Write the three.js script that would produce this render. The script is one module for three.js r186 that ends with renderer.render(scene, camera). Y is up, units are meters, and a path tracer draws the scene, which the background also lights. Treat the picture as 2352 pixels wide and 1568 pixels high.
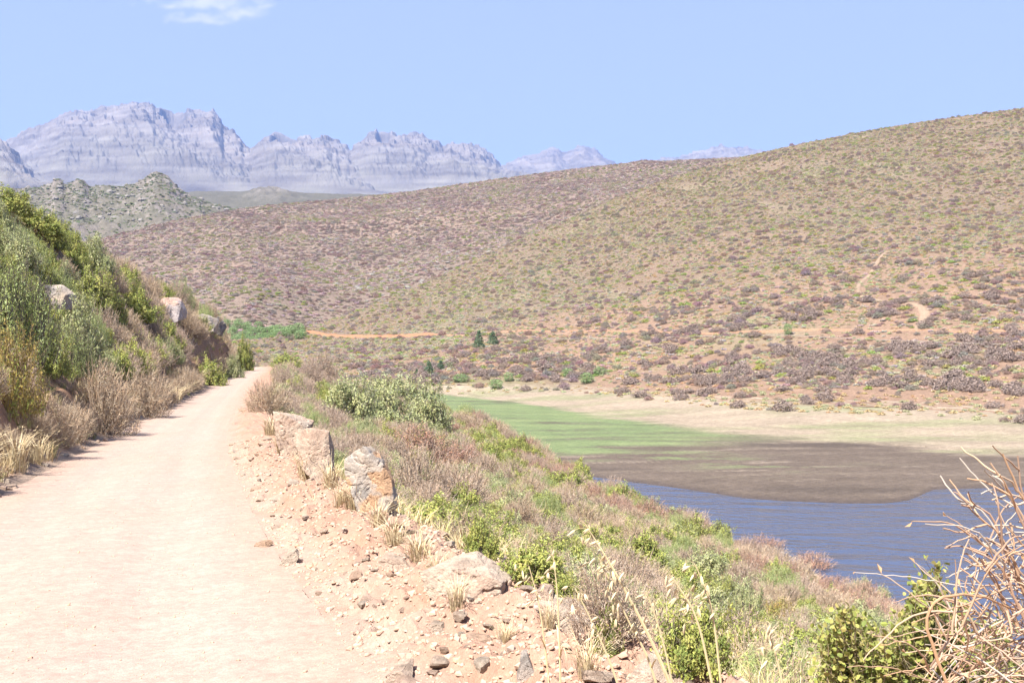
import * as THREE from 'three';
import { ImprovedNoise } from 'three/addons/math/ImprovedNoise.js';

// ---------------------------------------------------------------- camera, sky, sun, exposure
const CAM = 10;                       // eye height above the lake surface (metres)
const F = 2287, CX = 1176, HY = 770;  // lens, in units of a 2352-wide picture
const scene = new THREE.Scene();
const camera = new THREE.PerspectiveCamera(2 * Math.atan(784 / F) * 180 / Math.PI, 1024 / 682, 0.1, 30000);
camera.position.set(0, CAM, 0);
camera.rotation.x = -Math.atan(14 / F);
scene.add(camera);
const renderer = new THREE.WebGLRenderer({ antialias: true });
renderer.toneMapping = THREE.LinearToneMapping;
renderer.toneMappingExposure = 3.3;
renderer.shadowMap.enabled = true;
const SUN = new THREE.Vector3(-0.30, 0.85, 0.42).normalize();
const sun = new THREE.DirectionalLight(new THREE.Color(1, 0.945, 0.89), 5);
sun.position.copy(SUN).multiplyScalar(600).add(new THREE.Vector3(0, 0, -150));
sun.target.position.set(0, 0, -150);
sun.castShadow = true;
Object.assign(sun.shadow.camera, { left: -300, right: 300, top: 300, bottom: -300, near: 1, far: 1500 });
sun.shadow.mapSize.set(4096, 4096);
scene.add(sun, sun.target);
scene.fog = new THREE.FogExp2(new THREE.Color(0.31, 0.49, 1.0), 5.4e-5);

// ---------------------------------------------------------------- helpers
function rng(seed) { let a = seed >>> 0; return () => { a |= 0; a = a + 0x6D2B79F5 | 0; let t = Math.imul(a ^ a >>> 15, 1 | a); t = t + Math.imul(t ^ t >>> 7, 61 | t) ^ t; return ((t ^ t >>> 14) >>> 0) / 4294967296; }; }
const IN = new ImprovedNoise();
const noise = (x, y, z = 0) => IN.noise(x + 31.7, y + 17.3, z + 5.1);
function fbm(x, y, z = 0, o = 4) { let s = 0, a = 1, n = 0; for (let i = 0; i < o; i++) { s += a * noise(x, y, z); n += a; a *= 0.5; x = x * 2.03 + 7.1; y = y * 2.03 + 3.7; z *= 2.03; } return s / n; }
function ridged(x, y, z = 0, o = 4) { let s = 0, a = 1, n = 0; for (let i = 0; i < o; i++) { s += a * (1 - Math.abs(noise(x, y, z)) * 2); n += a; a *= 0.5; x = x * 2.07 + 7.1; y = y * 2.07 + 3.7; z *= 2.07; } return s / n; }
const clamp = (v, a = 0, b = 1) => Math.min(b, Math.max(a, v));
const mix = (a, b, t) => a + (b - a) * t;
const ss = (a, b, v) => { const t = clamp((v - a) / (b - a)); return t * t * (3 - 2 * t); };
function tab(pairs, smooth = true) {   // smooth curve through (x, y) pairs
  const xs = pairs.map(p => p[0]), ys = pairs.map(p => p[1]), n = xs.length, m = new Array(n);
  for (let i = 0; i < n; i++) {
    if (i === 0) m[i] = (ys[1] - ys[0]) / (xs[1] - xs[0]);
    else if (i === n - 1) m[i] = (ys[i] - ys[i - 1]) / (xs[i] - xs[i - 1]);
    else { const a = (ys[i] - ys[i - 1]) / (xs[i] - xs[i - 1]), b = (ys[i + 1] - ys[i]) / (xs[i + 1] - xs[i]); m[i] = a * b <= 0 ? 0 : 2 * a * b / (a + b); }
  }
  return v => {
    if (v <= xs[0]) return ys[0] + m[0] * (v - xs[0]);
    if (v >= xs[n - 1]) return ys[n - 1] + m[n - 1] * (v - xs[n - 1]);
    let i = 0; while (v > xs[i + 1]) i++;
    const h = xs[i + 1] - xs[i], t = (v - xs[i]) / h;
    if (!smooth) return mix(ys[i], ys[i + 1], t);
    const t2 = t * t, t3 = t2 * t;
    return (2 * t3 - 3 * t2 + 1) * ys[i] + (t3 - 2 * t2 + t) * h * m[i] + (-2 * t3 + 3 * t2) * ys[i + 1] + (t3 - t2) * h * m[i + 1];
  };
}
const smax = (a, b, k) => { const h = clamp(0.5 + 0.5 * (a - b) / k); return mix(b, a, h) + k * h * (1 - h); };
const smin = (a, b, k) => -smax(-a, -b, k);
const C = (r, g, b) => new THREE.Color().setRGB(r, g, b);
const V = (x, y, z) => new THREE.Vector3(x, y, z);
const taken = new Map();
function numbered(name) { const n = taken.get(name) ?? 0; taken.set(name, n + 1); return n ? `${name}_${String(n).padStart(3, '0')}` : name; }
function setup(o) { o.traverse(c => { if (c.isMesh) { c.castShadow = true; c.receiveShadow = true; } }); return o; }
function put(o, name, label, category, group, kind) {   // a top-level object
  o.name = numbered(name); if (label) o.userData.label = label; if (category) o.userData.category = category;
  if (group) o.userData.group = group; if (kind) o.userData.kind = kind;
  scene.add(setup(o)); return o;
}
const mat = (p) => new THREE.MeshPhysicalMaterial({ roughness: 0.95, metalness: 0, specularIntensity: 0.25, side: THREE.DoubleSide, ...p });
const leafMat = (p) => new THREE.MeshPhysicalMaterial({ roughness: 0.85, metalness: 0, specularIntensity: 0.35, side: THREE.DoubleSide, transmission: 0.35, thickness: 0, vertexColors: true, ...p });

// geometry collector: triangles with a colour per piece
class Geo {
  constructor() { this.p = []; this.c = []; }
  tri(a, b, c, col) { this.p.push(a[0], a[1], a[2], b[0], b[1], b[2], c[0], c[1], c[2]); for (let i = 0; i < 3; i++) this.c.push(col[0], col[1], col[2]); }
  quad(a, b, c, d, col) { this.tri(a, b, c, col); this.tri(a, c, d, col); }
  // tapered stick along points, k sides
  stick(pts, r0, r1, col, k = 3) {
    const n = pts.length; let prev = null;
    for (let i = 0; i < n; i++) {
      const a = pts[Math.max(0, i - 1)], b = pts[Math.min(n - 1, i + 1)];
      let tx = b[0] - a[0], ty = b[1] - a[1], tz = b[2] - a[2]; const l = Math.hypot(tx, ty, tz) || 1; tx /= l; ty /= l; tz /= l;
      let ux = Math.abs(ty) < 0.9 ? -tz : 0, uy = Math.abs(ty) < 0.9 ? 0 : tz, uz = Math.abs(ty) < 0.9 ? tx : -ty; const ul = Math.hypot(ux, uy, uz) || 1; ux /= ul; uy /= ul; uz /= ul;
      const vx = ty * uz - tz * uy, vy = tz * ux - tx * uz, vz = tx * uy - ty * ux, r = mix(r0, r1, i / (n - 1)), ring = [];
      for (let j = 0; j < k; j++) { const q = j / k * 6.2832, c = Math.cos(q) * r, s = Math.sin(q) * r; ring.push([pts[i][0] + ux * c + vx * s, pts[i][1] + uy * c + vy * s, pts[i][2] + uz * c + vz * s]); }
      if (prev) for (let j = 0; j < k; j++) this.quad(prev[j], prev[(j + 1) % k], ring[(j + 1) % k], ring[j], col);
      prev = ring;
    }
  }
  leaf(o, d, w, L, W, fold, col) {   // o origin, d direction, w across (unit), folded along the midrib
    const nx = d[1] * w[2] - d[2] * w[1], ny = d[2] * w[0] - d[0] * w[2], nz = d[0] * w[1] - d[1] * w[0], f = fold * W;
    const m = 0.45 * L, t = [o[0] + d[0] * L, o[1] + d[1] * L, o[2] + d[2] * L];
    const a = [o[0] + d[0] * m + w[0] * W / 2 + nx * f, o[1] + d[1] * m + w[1] * W / 2 + ny * f, o[2] + d[2] * m + w[2] * W / 2 + nz * f];
    const b = [o[0] + d[0] * m - w[0] * W / 2 + nx * f, o[1] + d[1] * m - w[1] * W / 2 + ny * f, o[2] + d[2] * m - w[2] * W / 2 + nz * f];
    this.tri(o, a, t, col); this.tri(o, t, b, col);
  }
  build() {
    const g = new THREE.BufferGeometry();
    g.setAttribute('position', new THREE.Float32BufferAttribute(this.p, 3));
    g.setAttribute('color', new THREE.Float32BufferAttribute(this.c, 3));
    g.computeVertexNormals(); return g;
  }
}
// grid surface: f(i, j) -> [x, y, z, r, g, b, u, v]
function sheet(ni, nj, f) {
  const P = new Float32Array(ni * nj * 3), K = new Float32Array(ni * nj * 3), U = new Float32Array(ni * nj * 2), I = new Uint32Array((ni - 1) * (nj - 1) * 6);
  let q = 0;
  for (let j = 0; j < nj; j++) for (let i = 0; i < ni; i++) {
    const r = f(i, j), n = j * ni + i;
    P[n * 3] = r[0]; P[n * 3 + 1] = r[1]; P[n * 3 + 2] = r[2]; K[n * 3] = r[3]; K[n * 3 + 1] = r[4]; K[n * 3 + 2] = r[5];
    U[n * 2] = r[6] ?? r[0]; U[n * 2 + 1] = r[7] ?? r[2];
    if (i < ni - 1 && j < nj - 1) { const a = n, b = n + 1, c = n + ni, d = n + ni + 1; I[q++] = a; I[q++] = b; I[q++] = c; I[q++] = b; I[q++] = d; I[q++] = c; }
  }
  const g = new THREE.BufferGeometry();
  g.setAttribute('position', new THREE.BufferAttribute(P, 3)); g.setAttribute('color', new THREE.BufferAttribute(K, 3)); g.setAttribute('uv', new THREE.BufferAttribute(U, 2));
  g.setIndex(new THREE.BufferAttribute(I, 1)); g.computeVertexNormals();
  const N = g.attributes.normal; let up = 0; for (let i = 0; i < N.count; i += 97) up += N.getY(i);
  if (up < 0) { for (let i = 0; i < I.length; i += 3) { const t = I[i]; I[i] = I[i + 1]; I[i + 1] = t; } g.computeVertexNormals(); }
  return g;
}
// tileable grain texture: mean 1, used to multiply a colour or as relief
function grain(size, cells, contrast, seed, color = true) {
  const R = rng(seed), lay = [];
  for (const [c, a] of cells) { const t = new Float32Array(c * c); for (let i = 0; i < t.length; i++) t[i] = R() * 2 - 1; lay.push([c, a, t]); }
  const d = new Uint8Array(size * size * 4);
  for (let y = 0; y < size; y++) for (let x = 0; x < size; x++) {
    let s = 0;
    for (const [c, a, t] of lay) {
      const fx = x / size * c, fy = y / size * c, ix = Math.floor(fx), iy = Math.floor(fy), ux = fx - ix, uy = fy - iy, wx = ux * ux * (3 - 2 * ux), wy = uy * uy * (3 - 2 * uy);
      const g = (i, j) => t[((j % c) * c) + (i % c)];
      s += a * mix(mix(g(ix, iy), g(ix + 1, iy), wx), mix(g(ix, iy + 1), g(ix + 1, iy + 1), wx), wy);
    }
    const v = clamp((color ? 0.86 : 0.5) + s * contrast, 0, 1), k = (y * size + x) * 4;
    d[k] = d[k + 1] = d[k + 2] = v * 255; d[k + 3] = 255;
  }
  const t = new THREE.DataTexture(d, size, size); t.wrapS = t.wrapT = THREE.RepeatWrapping; t.magFilter = THREE.LinearFilter; t.minFilter = THREE.LinearMipmapLinearFilter; t.generateMipmaps = true;
  if (color) t.colorSpace = THREE.SRGBColorSpace; t.needsUpdate = true; return t;
}
function rep(t, r) { const c = t.clone(); c.repeat.set(r, r); c.needsUpdate = true; return c; }

// ---------------------------------------------------------------- sky
{
  const W = 4096, Hh = 2048, D = new Float32Array(W * Hh * 4);
  const puffs = [[470, 8, 95, 20, 1], [400, 14, 45, 13, .8], [560, 30, 62, 16, .95], [600, 16, 30, 10, .75], [470, 46, 80, 12, .85], [410, 42, 40, 8, .5], [330, 2, 42, 9, .55], [520, -14, 90, 22, .9], [590, 2, 40, 8, .4]];
  for (let j = 0; j < Hh; j++) {
    const el = ((j + 0.5) / Hh - 0.5) * Math.PI, e = Math.max(0, Math.sin(el));
    // clear air: pale and bright low down, a deeper blue overhead
    const k = Math.exp(-e * 2.6), h = Math.exp(-e * 9);
    let r = 0.118 + 0.082 * k + 0.042 * h, g = 0.155 + 0.086 * k + 0.044 * h, b = 0.262 + 0.128 * k + 0.006 * h;
    if (el < 0) { r = 0.24; g = 0.285; b = 0.395; }
    for (let i = 0; i < W; i++) {
      const n = (j * W + i) * 4; let R = r, G = g, B = b;
      const th = ((i + 0.5) / W - 0.5) * 2 * Math.PI;   // three's equirect: u = atan2(z, x) / 2pi + 0.5
      if (el > 0.28 && el < 0.42 && th > -2.1 && th < -1.6) {
        const x = Math.cos(el) * Math.cos(th), y = Math.sin(el), z = Math.cos(el) * Math.sin(th);
        const px = CX + F * x / -z, py = HY - F * y / -z; let m = 0;
        const wx = px + 44 * fbm(px / 60, py / 34, 3, 5), wy = py + 26 * fbm(px / 40, py / 24, 9, 5);
        for (const [cx, cy, rx, ry, a] of puffs) m = Math.max(m, a * (1 - ss(0.2, 1.15, Math.hypot((wx - cx) / rx, (wy - cy) / ry))));
        m *= 0.85 + 0.6 * fbm(px / 26, py / 16, 1);
        m = clamp(m); R = mix(R, 0.295, m); G = mix(G, 0.30, m); B = mix(B, 0.36, m);
      }
      D[n] = R; D[n + 1] = G; D[n + 2] = B; D[n + 3] = 1;
    }
  }
  const t = new THREE.DataTexture(D, W, Hh, THREE.RGBAFormat, THREE.FloatType);
  t.mapping = THREE.EquirectangularReflectionMapping; t.magFilter = THREE.LinearFilter; t.minFilter = THREE.LinearFilter; t.needsUpdate = true;
  scene.background = t; scene.environment = t;
}

// ---------------------------------------------------------------- the lie of the land (d = metres ahead, x = metres to the right)
const roadY = tab([[-12, 8.9], [0, 8.45], [5, 8.1], [10, 7.75], [16, 7.4], [34, 6.6], [55, 6.1], [75, 5.8], [130, 5.7], [160, 5.4]]);
const roadR = tab([[-12, 5.6], [0, 1.25], [3, 0.15], [5.5, -0.755], [10, -2.33], [16, -4.29], [34, -9.75], [55, -15.3], [75, -20.2], [100, -25.8], [118, -29.6], [130, -32.6], [145, -39], [160, -48]]);
const roadW = tab([[-12, 4.6], [16, 4.0], [34, 3.85], [55, 3.4], [75, 3.2], [100, 3.1], [130, 3.2], [160, 5]]);
const bankTop = tab([[-12, 16], [16, 16.6], [36, 16.8], [52, 16.7], [65, 14.9], [81, 14.0], [97, 12.6], [112, 11.2], [122, 9.4], [132, 6.4], [145, 5.6], [160, 5]]);
const bankK = tab([[-12, 1.16], [30, 1.16], [52, 1.3], [65, 1.52], [81, 1.6], [97, 1.95], [115, 2.4], [160, 2.4]]), cutH = tab([[-12, 1.45], [70, 1.45], [115, 3.4], [160, 3.4]]);
const waterD = tab([[0, 96], [700, 92], [1000, 84], [1180, 76], [1320, 71.5], [1450, 67.9], [1600, 64], [1740, 60.7], [1900, 59.4], [2020, 59.1], [2085, 60.2], [2115, 62], [2150, 64.4], [2250, 65], [2352, 65.7], [3000, 67]]);
const mudD = tab([[0, 165], [900, 165], [1000, 160], [1200, 140], [1400, 117], [1700, 97], [2000, 89], [2352, 82], [3000, 76]]);
const toeD = tab([[0, 215], [500, 205], [740, 186], [950, 167], [1300, 154], [1500, 136], [1700, 121], [2100, 111], [2352, 103], [3000, 92]]);
const ridgeA = tab([[300, 800], [500, 782], [600, 778], [690, 754], [750, 738], [850, 702], [960, 657], [1100, 592], [1200, 548], [1350, 484], [1480, 430], [1600, 390], [1700, 362], [1900, 318], [2100, 283], [2352, 248], [3000, 165]]);
const ridgeAD = tab([[300, 255], [600, 262], [690, 282], [850, 305], [1100, 350], [1480, 420], [1700, 450], [2352, 430], [3000, 400]]);
const pxOf = (x, d) => CX + F * x / d, xOf = (px, d) => (px - CX) / F * d;
function valleyH(x, d) {   // lake bed, shore and the far hillside
  const px = clamp(pxOf(x, d), -600, 3400), dt = toeD(px), dm = Math.min(mudD(px), dt - 8), dw = waterD(px);
  if (d < dm) { const a = (d - dw); return a > 0 ? 0.42 * (1 - Math.exp(-a * 0.06)) * 1.05 + (0.05 * noise(x * .15, d * .15) + .05 * fbm(x * .5, d * 1.1, 4, 3)) * Math.min(1, a * .3) : Math.max(-1.6, a * 0.05); }
  if (d < dt) { const t = (d - dm) / (dt - dm); return mix(0.42, 1.8, t * t * (1.5 - .5 * t)) + 0.12 * fbm(x * .08, d * .2) * t; }
  const dr = ridgeAD(px), yr = CAM + (HY - ridgeA(px)) / F * dr;
  let h;
  if (d < dr) { const t = (d - dt) / (dr - dt); h = mix(1.8, yr, Math.pow(t, 1.22)); h += ss(0, .15, t) * (fbm(x * .012, d * .012, 2, 3) * 5 + fbm(x * .06, d * .06, 4, 3) * 1.0) * ss(1, .86, t) + fbm(x * .3, d * .3, 1, 2) * .15; }
  else h = yr - (d - dr) * 0.12 - (d - dr) ** 2 * 0.0016;
  return h;
}
const bermP = tab([[0, 0], [0.25, 0.04], [0.6, 0.14], [1.1, 0.22], [1.5, 0.19], [1.8, 0.0], [2.3, -0.45], [4, -1.15], [10, -3.1]]);
function berm(s, d) { return s < 10 ? bermP(s) : NaN; }
function nearH(x, d, rough = true) {
  const xr = roadR(d), w = roadW(d), y0 = roadY(d), far = ss(136, 175, d) * 9;
  let h;
  if (x > xr) {
    const s = (x - xr) * 0.96;
    const lip = 1 - ss(28, 60, d) * 0.75;
    let p;
    if (s < 4) p = bermP(s) * (bermP(s) > 0 ? lip : 1); else { const t = (s - 4) / 19; const end = -y0; p = t < 1 ? mix(-1.15, end, Math.pow(t, 0.94)) : end - (s - 23) * 0.25; p = Math.max(p, end - 2.4); }
    h = y0 + p;
    if (rough) {
      const k = ss(0.02, 0.45, s + .35 * noise(x * 1.3, d * 1.3, 3)) * ss(0, .2, s), near = 1 - ss(14, 40, d), b = k * (1 - ss(2.2, 3.2, s));
      h += b * (fbm(x * 1.9, d * 1.9, 0.3, 3) * 0.2 + near * (fbm(x * 5, d * 5, 2.1, 3) * 0.11 + Math.max(0, fbm(x * 13, d * 13, 7, 2)) * 0.085));
      h += ss(2, 4, s) * ss(24, 14, s) * (fbm(x * .22, d * .22, 5, 3) * 0.9 + fbm(x * 1.3, d * 1.3, 6, 3) * .16);
    }
  } else if (x < xr - w) {
    const s = (xr - w - x) * 0.96;
    let c = s < 1.5 ? 0.10 * ss(0, .4, s) + cutH(d) * ss(0.35, 1.5, s) : .1 + cutH(d) + bankK(d) * (s - 1.5);
    if (rough) c += ss(.05, .5, s) * (fbm(x * .9, d * .9, 8, 3) * 0.28 + fbm(x * .25, d * .25, 3, 3) * .9 * ss(1, 5, s)) + ss(0, .3, s) * (1 - ss(20, 40, d)) * fbm(x * 5, d * 5, 2, 2) * .07;
    h = smin(y0 + c, Math.max(y0 + 0.2, bankTop(d) + Math.min(6, Math.max(0, s - 12) * .1) * ss(100, 60, d)), 0.8);
  } else {
    const s = (x - (xr - w)) / w;
    h = y0 + (rough ? -0.035 * Math.exp(-(((s - .30) / .1) ** 2)) - 0.035 * Math.exp(-(((s - .70) / .1) ** 2)) + fbm(x * .8, d * .4, 1, 3) * 0.03 + noise(x * 4, d * 3) * .008 : 0);
  }
  return h - far;
}
function H(x, d) { if (d > 178) return valleyH(x, d); return smax(nearH(x, d), valleyH(x, d), 0.15); }
// where a line of sight meets the ground: used to set things down on the land
function hit(px, py, d0 = 3, d1 = 480) {
  const X = (px - CX) / F, Y = (HY - py) / F; let p = d0;
  for (let d = d0; d < d1; d *= 1.004) { if (CAM + Y * d < H(X * d, d)) { return V(X * d, H(X * d, d), -d); } p = d; }
  return null;
}
const at = (x, d, dy = 0) => V(x, H(x, d) + dy, -d);
// ---------------------------------------------------------------- ground surfaces
const gFine = grain(512, [[16, .25], [64, .3], [128, .35], [256, .4]], 0.22, 11);
const gSoft = grain(512, [[8, .2], [32, .3], [128, .3], [256, .35]], 0.13, 14);
const bFine = grain(512, [[32, .3], [96, .35], [200, .4]], 0.35, 12, false);
const structure = (name, g, m) => put(new THREE.Mesh(g, m), name, null, null, null, 'structure');
const rowsD = (a, b, k) => { const r = []; for (let d = a; d < b; d += Math.max(0.03, Math.abs(d) * k)) r.push(d); r.push(b); return r; };
{ // ---- road
  const D = [-12, -8, -4, -1, 1, ...rowsD(2, 162, 0.007)], n = 70;
  const g = sheet(n, D.length, (i, j) => {
    const d = D[j], w = roadW(d), s = i / (n - 1), x = roadR(d) - w + w * s, y = nearH(x, d);
    const e = Math.min(s, 1 - s) * w, red = clamp(0.5 + 0.55 * fbm(x * .5, d * .22, 4, 4) + (1 - ss(0, .9, e)) * .55);
    const v = 1 + 0.07 * fbm((x - roadR(d)) * 2.4, d * .12, 2, 3) + .04 * fbm(x * 1.2, d * .5, 5, 3) + .04 * noise(x * 9, d * 7);
    return [x, y, -d, mix(.415, .41, red) * v, mix(.328, .292, red) * v, mix(.275, .225, red) * v];
  });
  structure('road', g, mat({ vertexColors: true, map: rep(gSoft, .8), bumpMap: rep(bFine, .9), bumpScale: 0.004 }));
}
{ // ---- lakeside bank: rubble lip, then the slope to the water
  const D = [-12, -9, -6, -4, -2, 0, 1, ...rowsD(2, 178, 0.0065)], S = [];
  for (let s = 0; s < 36; s += s < 2.6 ? 0.028 : 0.028 + (s - 2.6) * 0.035) S.push(s);
  S.push(40);
  const g = sheet(S.length, D.length, (i, j) => {
    const d = D[j], x = roadR(d) + S[i] / 0.96, y = nearH(x, d), s = S[i];
    const v = 1 + 0.16 * fbm(x * 2.2, d * 2.2, 3, 4), lip = 1 - ss(1.8, 2.8, s), q = clamp(.5 + .9 * fbm(x * .7, d * .7, 6, 4));
    const low = ss(18, 24, s), p = clamp(.5 + 1.2 * fbm(x * .16, d * .16, 2, 4));
    const ej = ss(0, .7, s + .5 * noise(x * 1.1, d * 1.1, 9)); let r = mix(.41, mix(.405, .39, q), ej), gg = mix(.292, mix(.27, .222, q), ej), b = mix(.225, mix(.2, .148, q), ej);
    r = mix(mix(mix(.29, .255, p), .25, low), r, lip); gg = mix(mix(mix(.225, .175, p), .20, low), gg, lip); b = mix(mix(mix(.15, .118, p), .15, low), b, lip);
    return [x, y - (d > 150 || s > 30 ? .0 : 0), -d, r * v, gg * v, b * v];
  });
  structure('lakeside_bank', g, mat({ vertexColors: true, map: rep(gSoft, 1.1), bumpMap: rep(bFine, 1.4), bumpScale: 0.012 }));
}
{ // ---- hill side above the road
  const D = [-12, -9, -6, -3, 0, 2, 4, 6, 8, ...rowsD(9.5, 176, 0.008)], S = [];
  for (let s = 0; s < 62; s += s < 2.2 ? 0.05 : 0.05 + (s - 2.2) * 0.03) S.push(s);
  S.push(66);
  const g = sheet(S.length, D.length, (i, j) => {
    const d = D[j], s = S[i], x = roadR(d) - roadW(d) - s / 0.96, y = nearH(x, d);
    const v = 1 + 0.18 * fbm(x * 1.4, d * 1.4, 3, 4), cut = (1 - ss(1.2, 2.6, s)) , p = clamp(.5 + 1.1 * fbm(x * .3, d * .3, 2, 4)), e = 1 - ss(.1, .6, s);
    const r = mix(mix(mix(.26, .23, p), .32, cut), .37, e), gg = mix(mix(mix(.195, .16, p), .19, cut), .275, e), b = mix(mix(mix(.13, .105, p), .115, cut), .205, e);
    return [x, y, -d, r * v, gg * v, b * v];
  });
  structure('roadside_hill', g, mat({ vertexColors: true, map: rep(gFine, .9), bumpMap: rep(bFine, 1.0), bumpScale: 0.03 }));
}
{ // ---- ground sheet to the horizon, under everything
  const g = sheet(2, 2, (i, j) => [i ? 20000 : -20000, -3, j ? -24000 : 20000, .3, .24, .18]);
  structure('ground', g, mat({ vertexColors: true }));
}
// ---- lake bed: wet mud, pasture-green growth, pale dry sand along the far shore
function bedColor(x, d) {
  const px = pxOf(x, d), dm = mudD(px), dw = waterD(px), dt = toeD(px), a = d - dw, t = (d - dm) / (dt - dm);
  const st = fbm(x * .035, d * .13, 1, 5), st2 = fbm(x * .10, d * .34, 5, 4), fi = fbm(x * .5, d * 1.2, 2, 3);
  const v = 1 + .35 * st2 + .16 * fi + .25 * fbm(x * .02, d * .5, 8, 3);
  let c = [.128 * v, .100 * v, .078 * v];                                          // mud
  const damp = 1 - ss(0.2, 2.2, a); c = [mix(c[0], .07, damp * .7), mix(c[1], .055, damp * .7), mix(c[2], .05, damp * .7)];
  
  // green growth, thick to the left, thinning in streaks to the right
  const side = 1 - ss(1280, 1900, px + 520 * st + 260 * st2), depth = ss(0, 9, a - mix(1, 24, ss(1080, 1800, px)) + 12 * st + 6 * st2);
  const gr = clamp(side * depth * (1.2 + 2.4 * st2 + .6 * fi)) * (t < .02 ? 1 : 1 - ss(0, .25, t + st2 * .3));
  const band = ss(2150, 1600, px) * Math.exp(-(((d - (dw + 14 + st * 12)) / 4) ** 2)) * ss(0, .3, st2 + fi * .3);
  const gg = clamp(Math.max(gr, band * .9));
  c = [mix(c[0], mix(.125, .185, clamp(.5 + st2 * 1.4)), gg), mix(c[1], mix(.17, .22, clamp(.5 + st2 * 1.4)), gg), mix(c[2], mix(.075, .105, clamp(.5 + st2)), gg)];
  // pale sand
  const sand = ss(-.16, .12, t + .22 * st2 + .12 * st + .05 * fi);
  const stripe = .5 + .5 * Math.sin((d - dm) * 1.7 + 5 * st + 2 * st2), grassy = clamp(ss(-.05, .3, fbm(x * .05, d * .12, 9, 4)) * (1 - .4 * stripe));
  const sv = (1 + .3 * st2 + .2 * fi) * (1 - .16 * ss(.55, .95, stripe) * ss(-.2, .3, st));
  const S = [mix(.31, .235, grassy) * sv, mix(.25, .23, grassy) * sv, mix(.182, .132, grassy) * sv];
  c = [mix(c[0], S[0], sand), mix(c[1], S[1], sand), mix(c[2], S[2], sand)];
  // darker wet hollows and paler dried crusts in the mud
  const wet = ss(.12, .34, fbm(x * .045, d * .22, 17, 4)) * (1 - sand) * (1 - gg) * ss(1, 4, a), crust = ss(.2, .36, fbm(x * .09, d * .6, 23, 4)) * (1 - sand) * (1 - gg) * ss(2, 6, a);
  c = c.map((q, i) => mix(mix(q, [.075, .06, .05][i], wet * .6), [.24, .195, .15][i], crust * .7));
  return c;
}
{
  const nx = 760, nd = 250;
  const g = sheet(nx, nd, (i, j) => {
    const px = mix(150, 2900, i / (nx - 1)), a = 34, b = toeD(px) + 4, t = j / (nd - 1), d = a * Math.pow(b / a, t), x = xOf(px, d);
    return [x, valleyH(x, d), -d, ...bedColor(x, d)];
  });
  structure('lake_bed', g, mat({ vertexColors: true, map: rep(gFine, .22), bumpMap: rep(bFine, .3), bumpScale: 0.02 }));
}
{ // ---- water: wind-rippled
  const S = 512, R = rng(5), waves = [];
  for (let i = 0; i < 70; i++) { const a = (R() - .5) * 1.1 + Math.PI / 2 + .12, k = Math.round(5 + R() * R() * 70); waves.push([Math.round(Math.cos(a) * k), Math.round(Math.sin(a) * k), R() * 6.28, 1 / Math.pow(k, .75)]); }
  const d = new Uint8Array(S * S * 4), h = new Float32Array(S * S); let mx = 0;
  for (let y = 0; y < S; y++) for (let x = 0; x < S; x++) { let s = 0; for (const [kx, ky, p, a] of waves) s += a * Math.sin((x * kx + y * ky) / S * 6.28318 + p); h[y * S + x] = s; mx = Math.max(mx, Math.abs(s)); }
  for (let i = 0; i < S * S; i++) { d[i * 4] = d[i * 4 + 1] = d[i * 4 + 2] = 127 + 127 * h[i] / mx; d[i * 4 + 3] = 255; }
  const t = new THREE.DataTexture(d, S, S); t.wrapS = t.wrapT = THREE.RepeatWrapping; t.magFilter = THREE.LinearFilter; t.repeat.set(1 / 14, 1 / 14); t.needsUpdate = true;
  const n = 60;
  const g = sheet(n, n, (i, j) => {
    const x = mix(-20, 90, i / (n - 1)), dd = mix(8, 100, j / (n - 1));
    return [x, 0, -dd, .044, .056, .092];
  });
  structure('lake_water', g, new THREE.MeshPhysicalMaterial({ vertexColors: true, roughness: 0.16, ior: 1.33, bumpMap: t, bumpScale: 0.11, side: THREE.DoubleSide }));
}
// ---- far hillside across the lake
function hillColor(x, d, px, t) {
  const a = fbm(x * .02, d * .02, 7, 4), b = fbm(x * .11, d * .11, 3, 4), c = fbm(x * .6, d * .6, 1, 3), v = 1 + .2 * c + .12 * b;
  const o = clamp(.45 + a * 1.1 + b * .5), k = clamp(.35 + b * 1.6);
  const lo = 1 - ss(.12, .5, t + a * .3); let r = mix(mix(.225, .2, o), mix(.305, .28, o), lo), g = mix(mix(.172, .15, o), mix(.21, .178, o), lo), bl = mix(mix(.124, .106, o), mix(.148, .122, o), lo);
  const gs = ss(.05, .4, a + b * .5); r = mix(r, .26, gs * .6); g = mix(g, .225, gs * .6); bl = mix(bl, .145, gs * .6);
  const gp = ss(1320, 1050, px) * ss(.17, .05, t) * ss(-.25, .2, b + a); r = mix(r, .215, gp * .75); g = mix(g, .20, gp * .75); bl = mix(bl, .105, gp * .75);
  const band = Math.exp(-(((t - .115) / .03) ** 2)) * ss(2000, 900, px); r = mix(r, .35, band * .6); g = mix(g, .21, band * .6); bl = mix(bl, .13, band * .6);
  return [r * v, g * v, bl * v];
}
{
  const nx = 760, nd = 205;
  const g = sheet(nx, nd, (i, j) => {
    const px = mix(150, 2900, i / (nx - 1)), a = toeD(px), b = ridgeAD(px) + 110, t = j / (nd - 1), d = mix(a, b, Math.pow(t, 1.25)), x = xOf(px, d);
    return [x, valleyH(x, d), -d, ...hillColor(x, d, px, (d - a) / (b - 110 - a))];
  });
  structure('hillside', g, mat({ vertexColors: true, map: rep(gFine, .12), bumpMap: rep(bFine, .2), bumpScale: 0.15 }));
}
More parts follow.
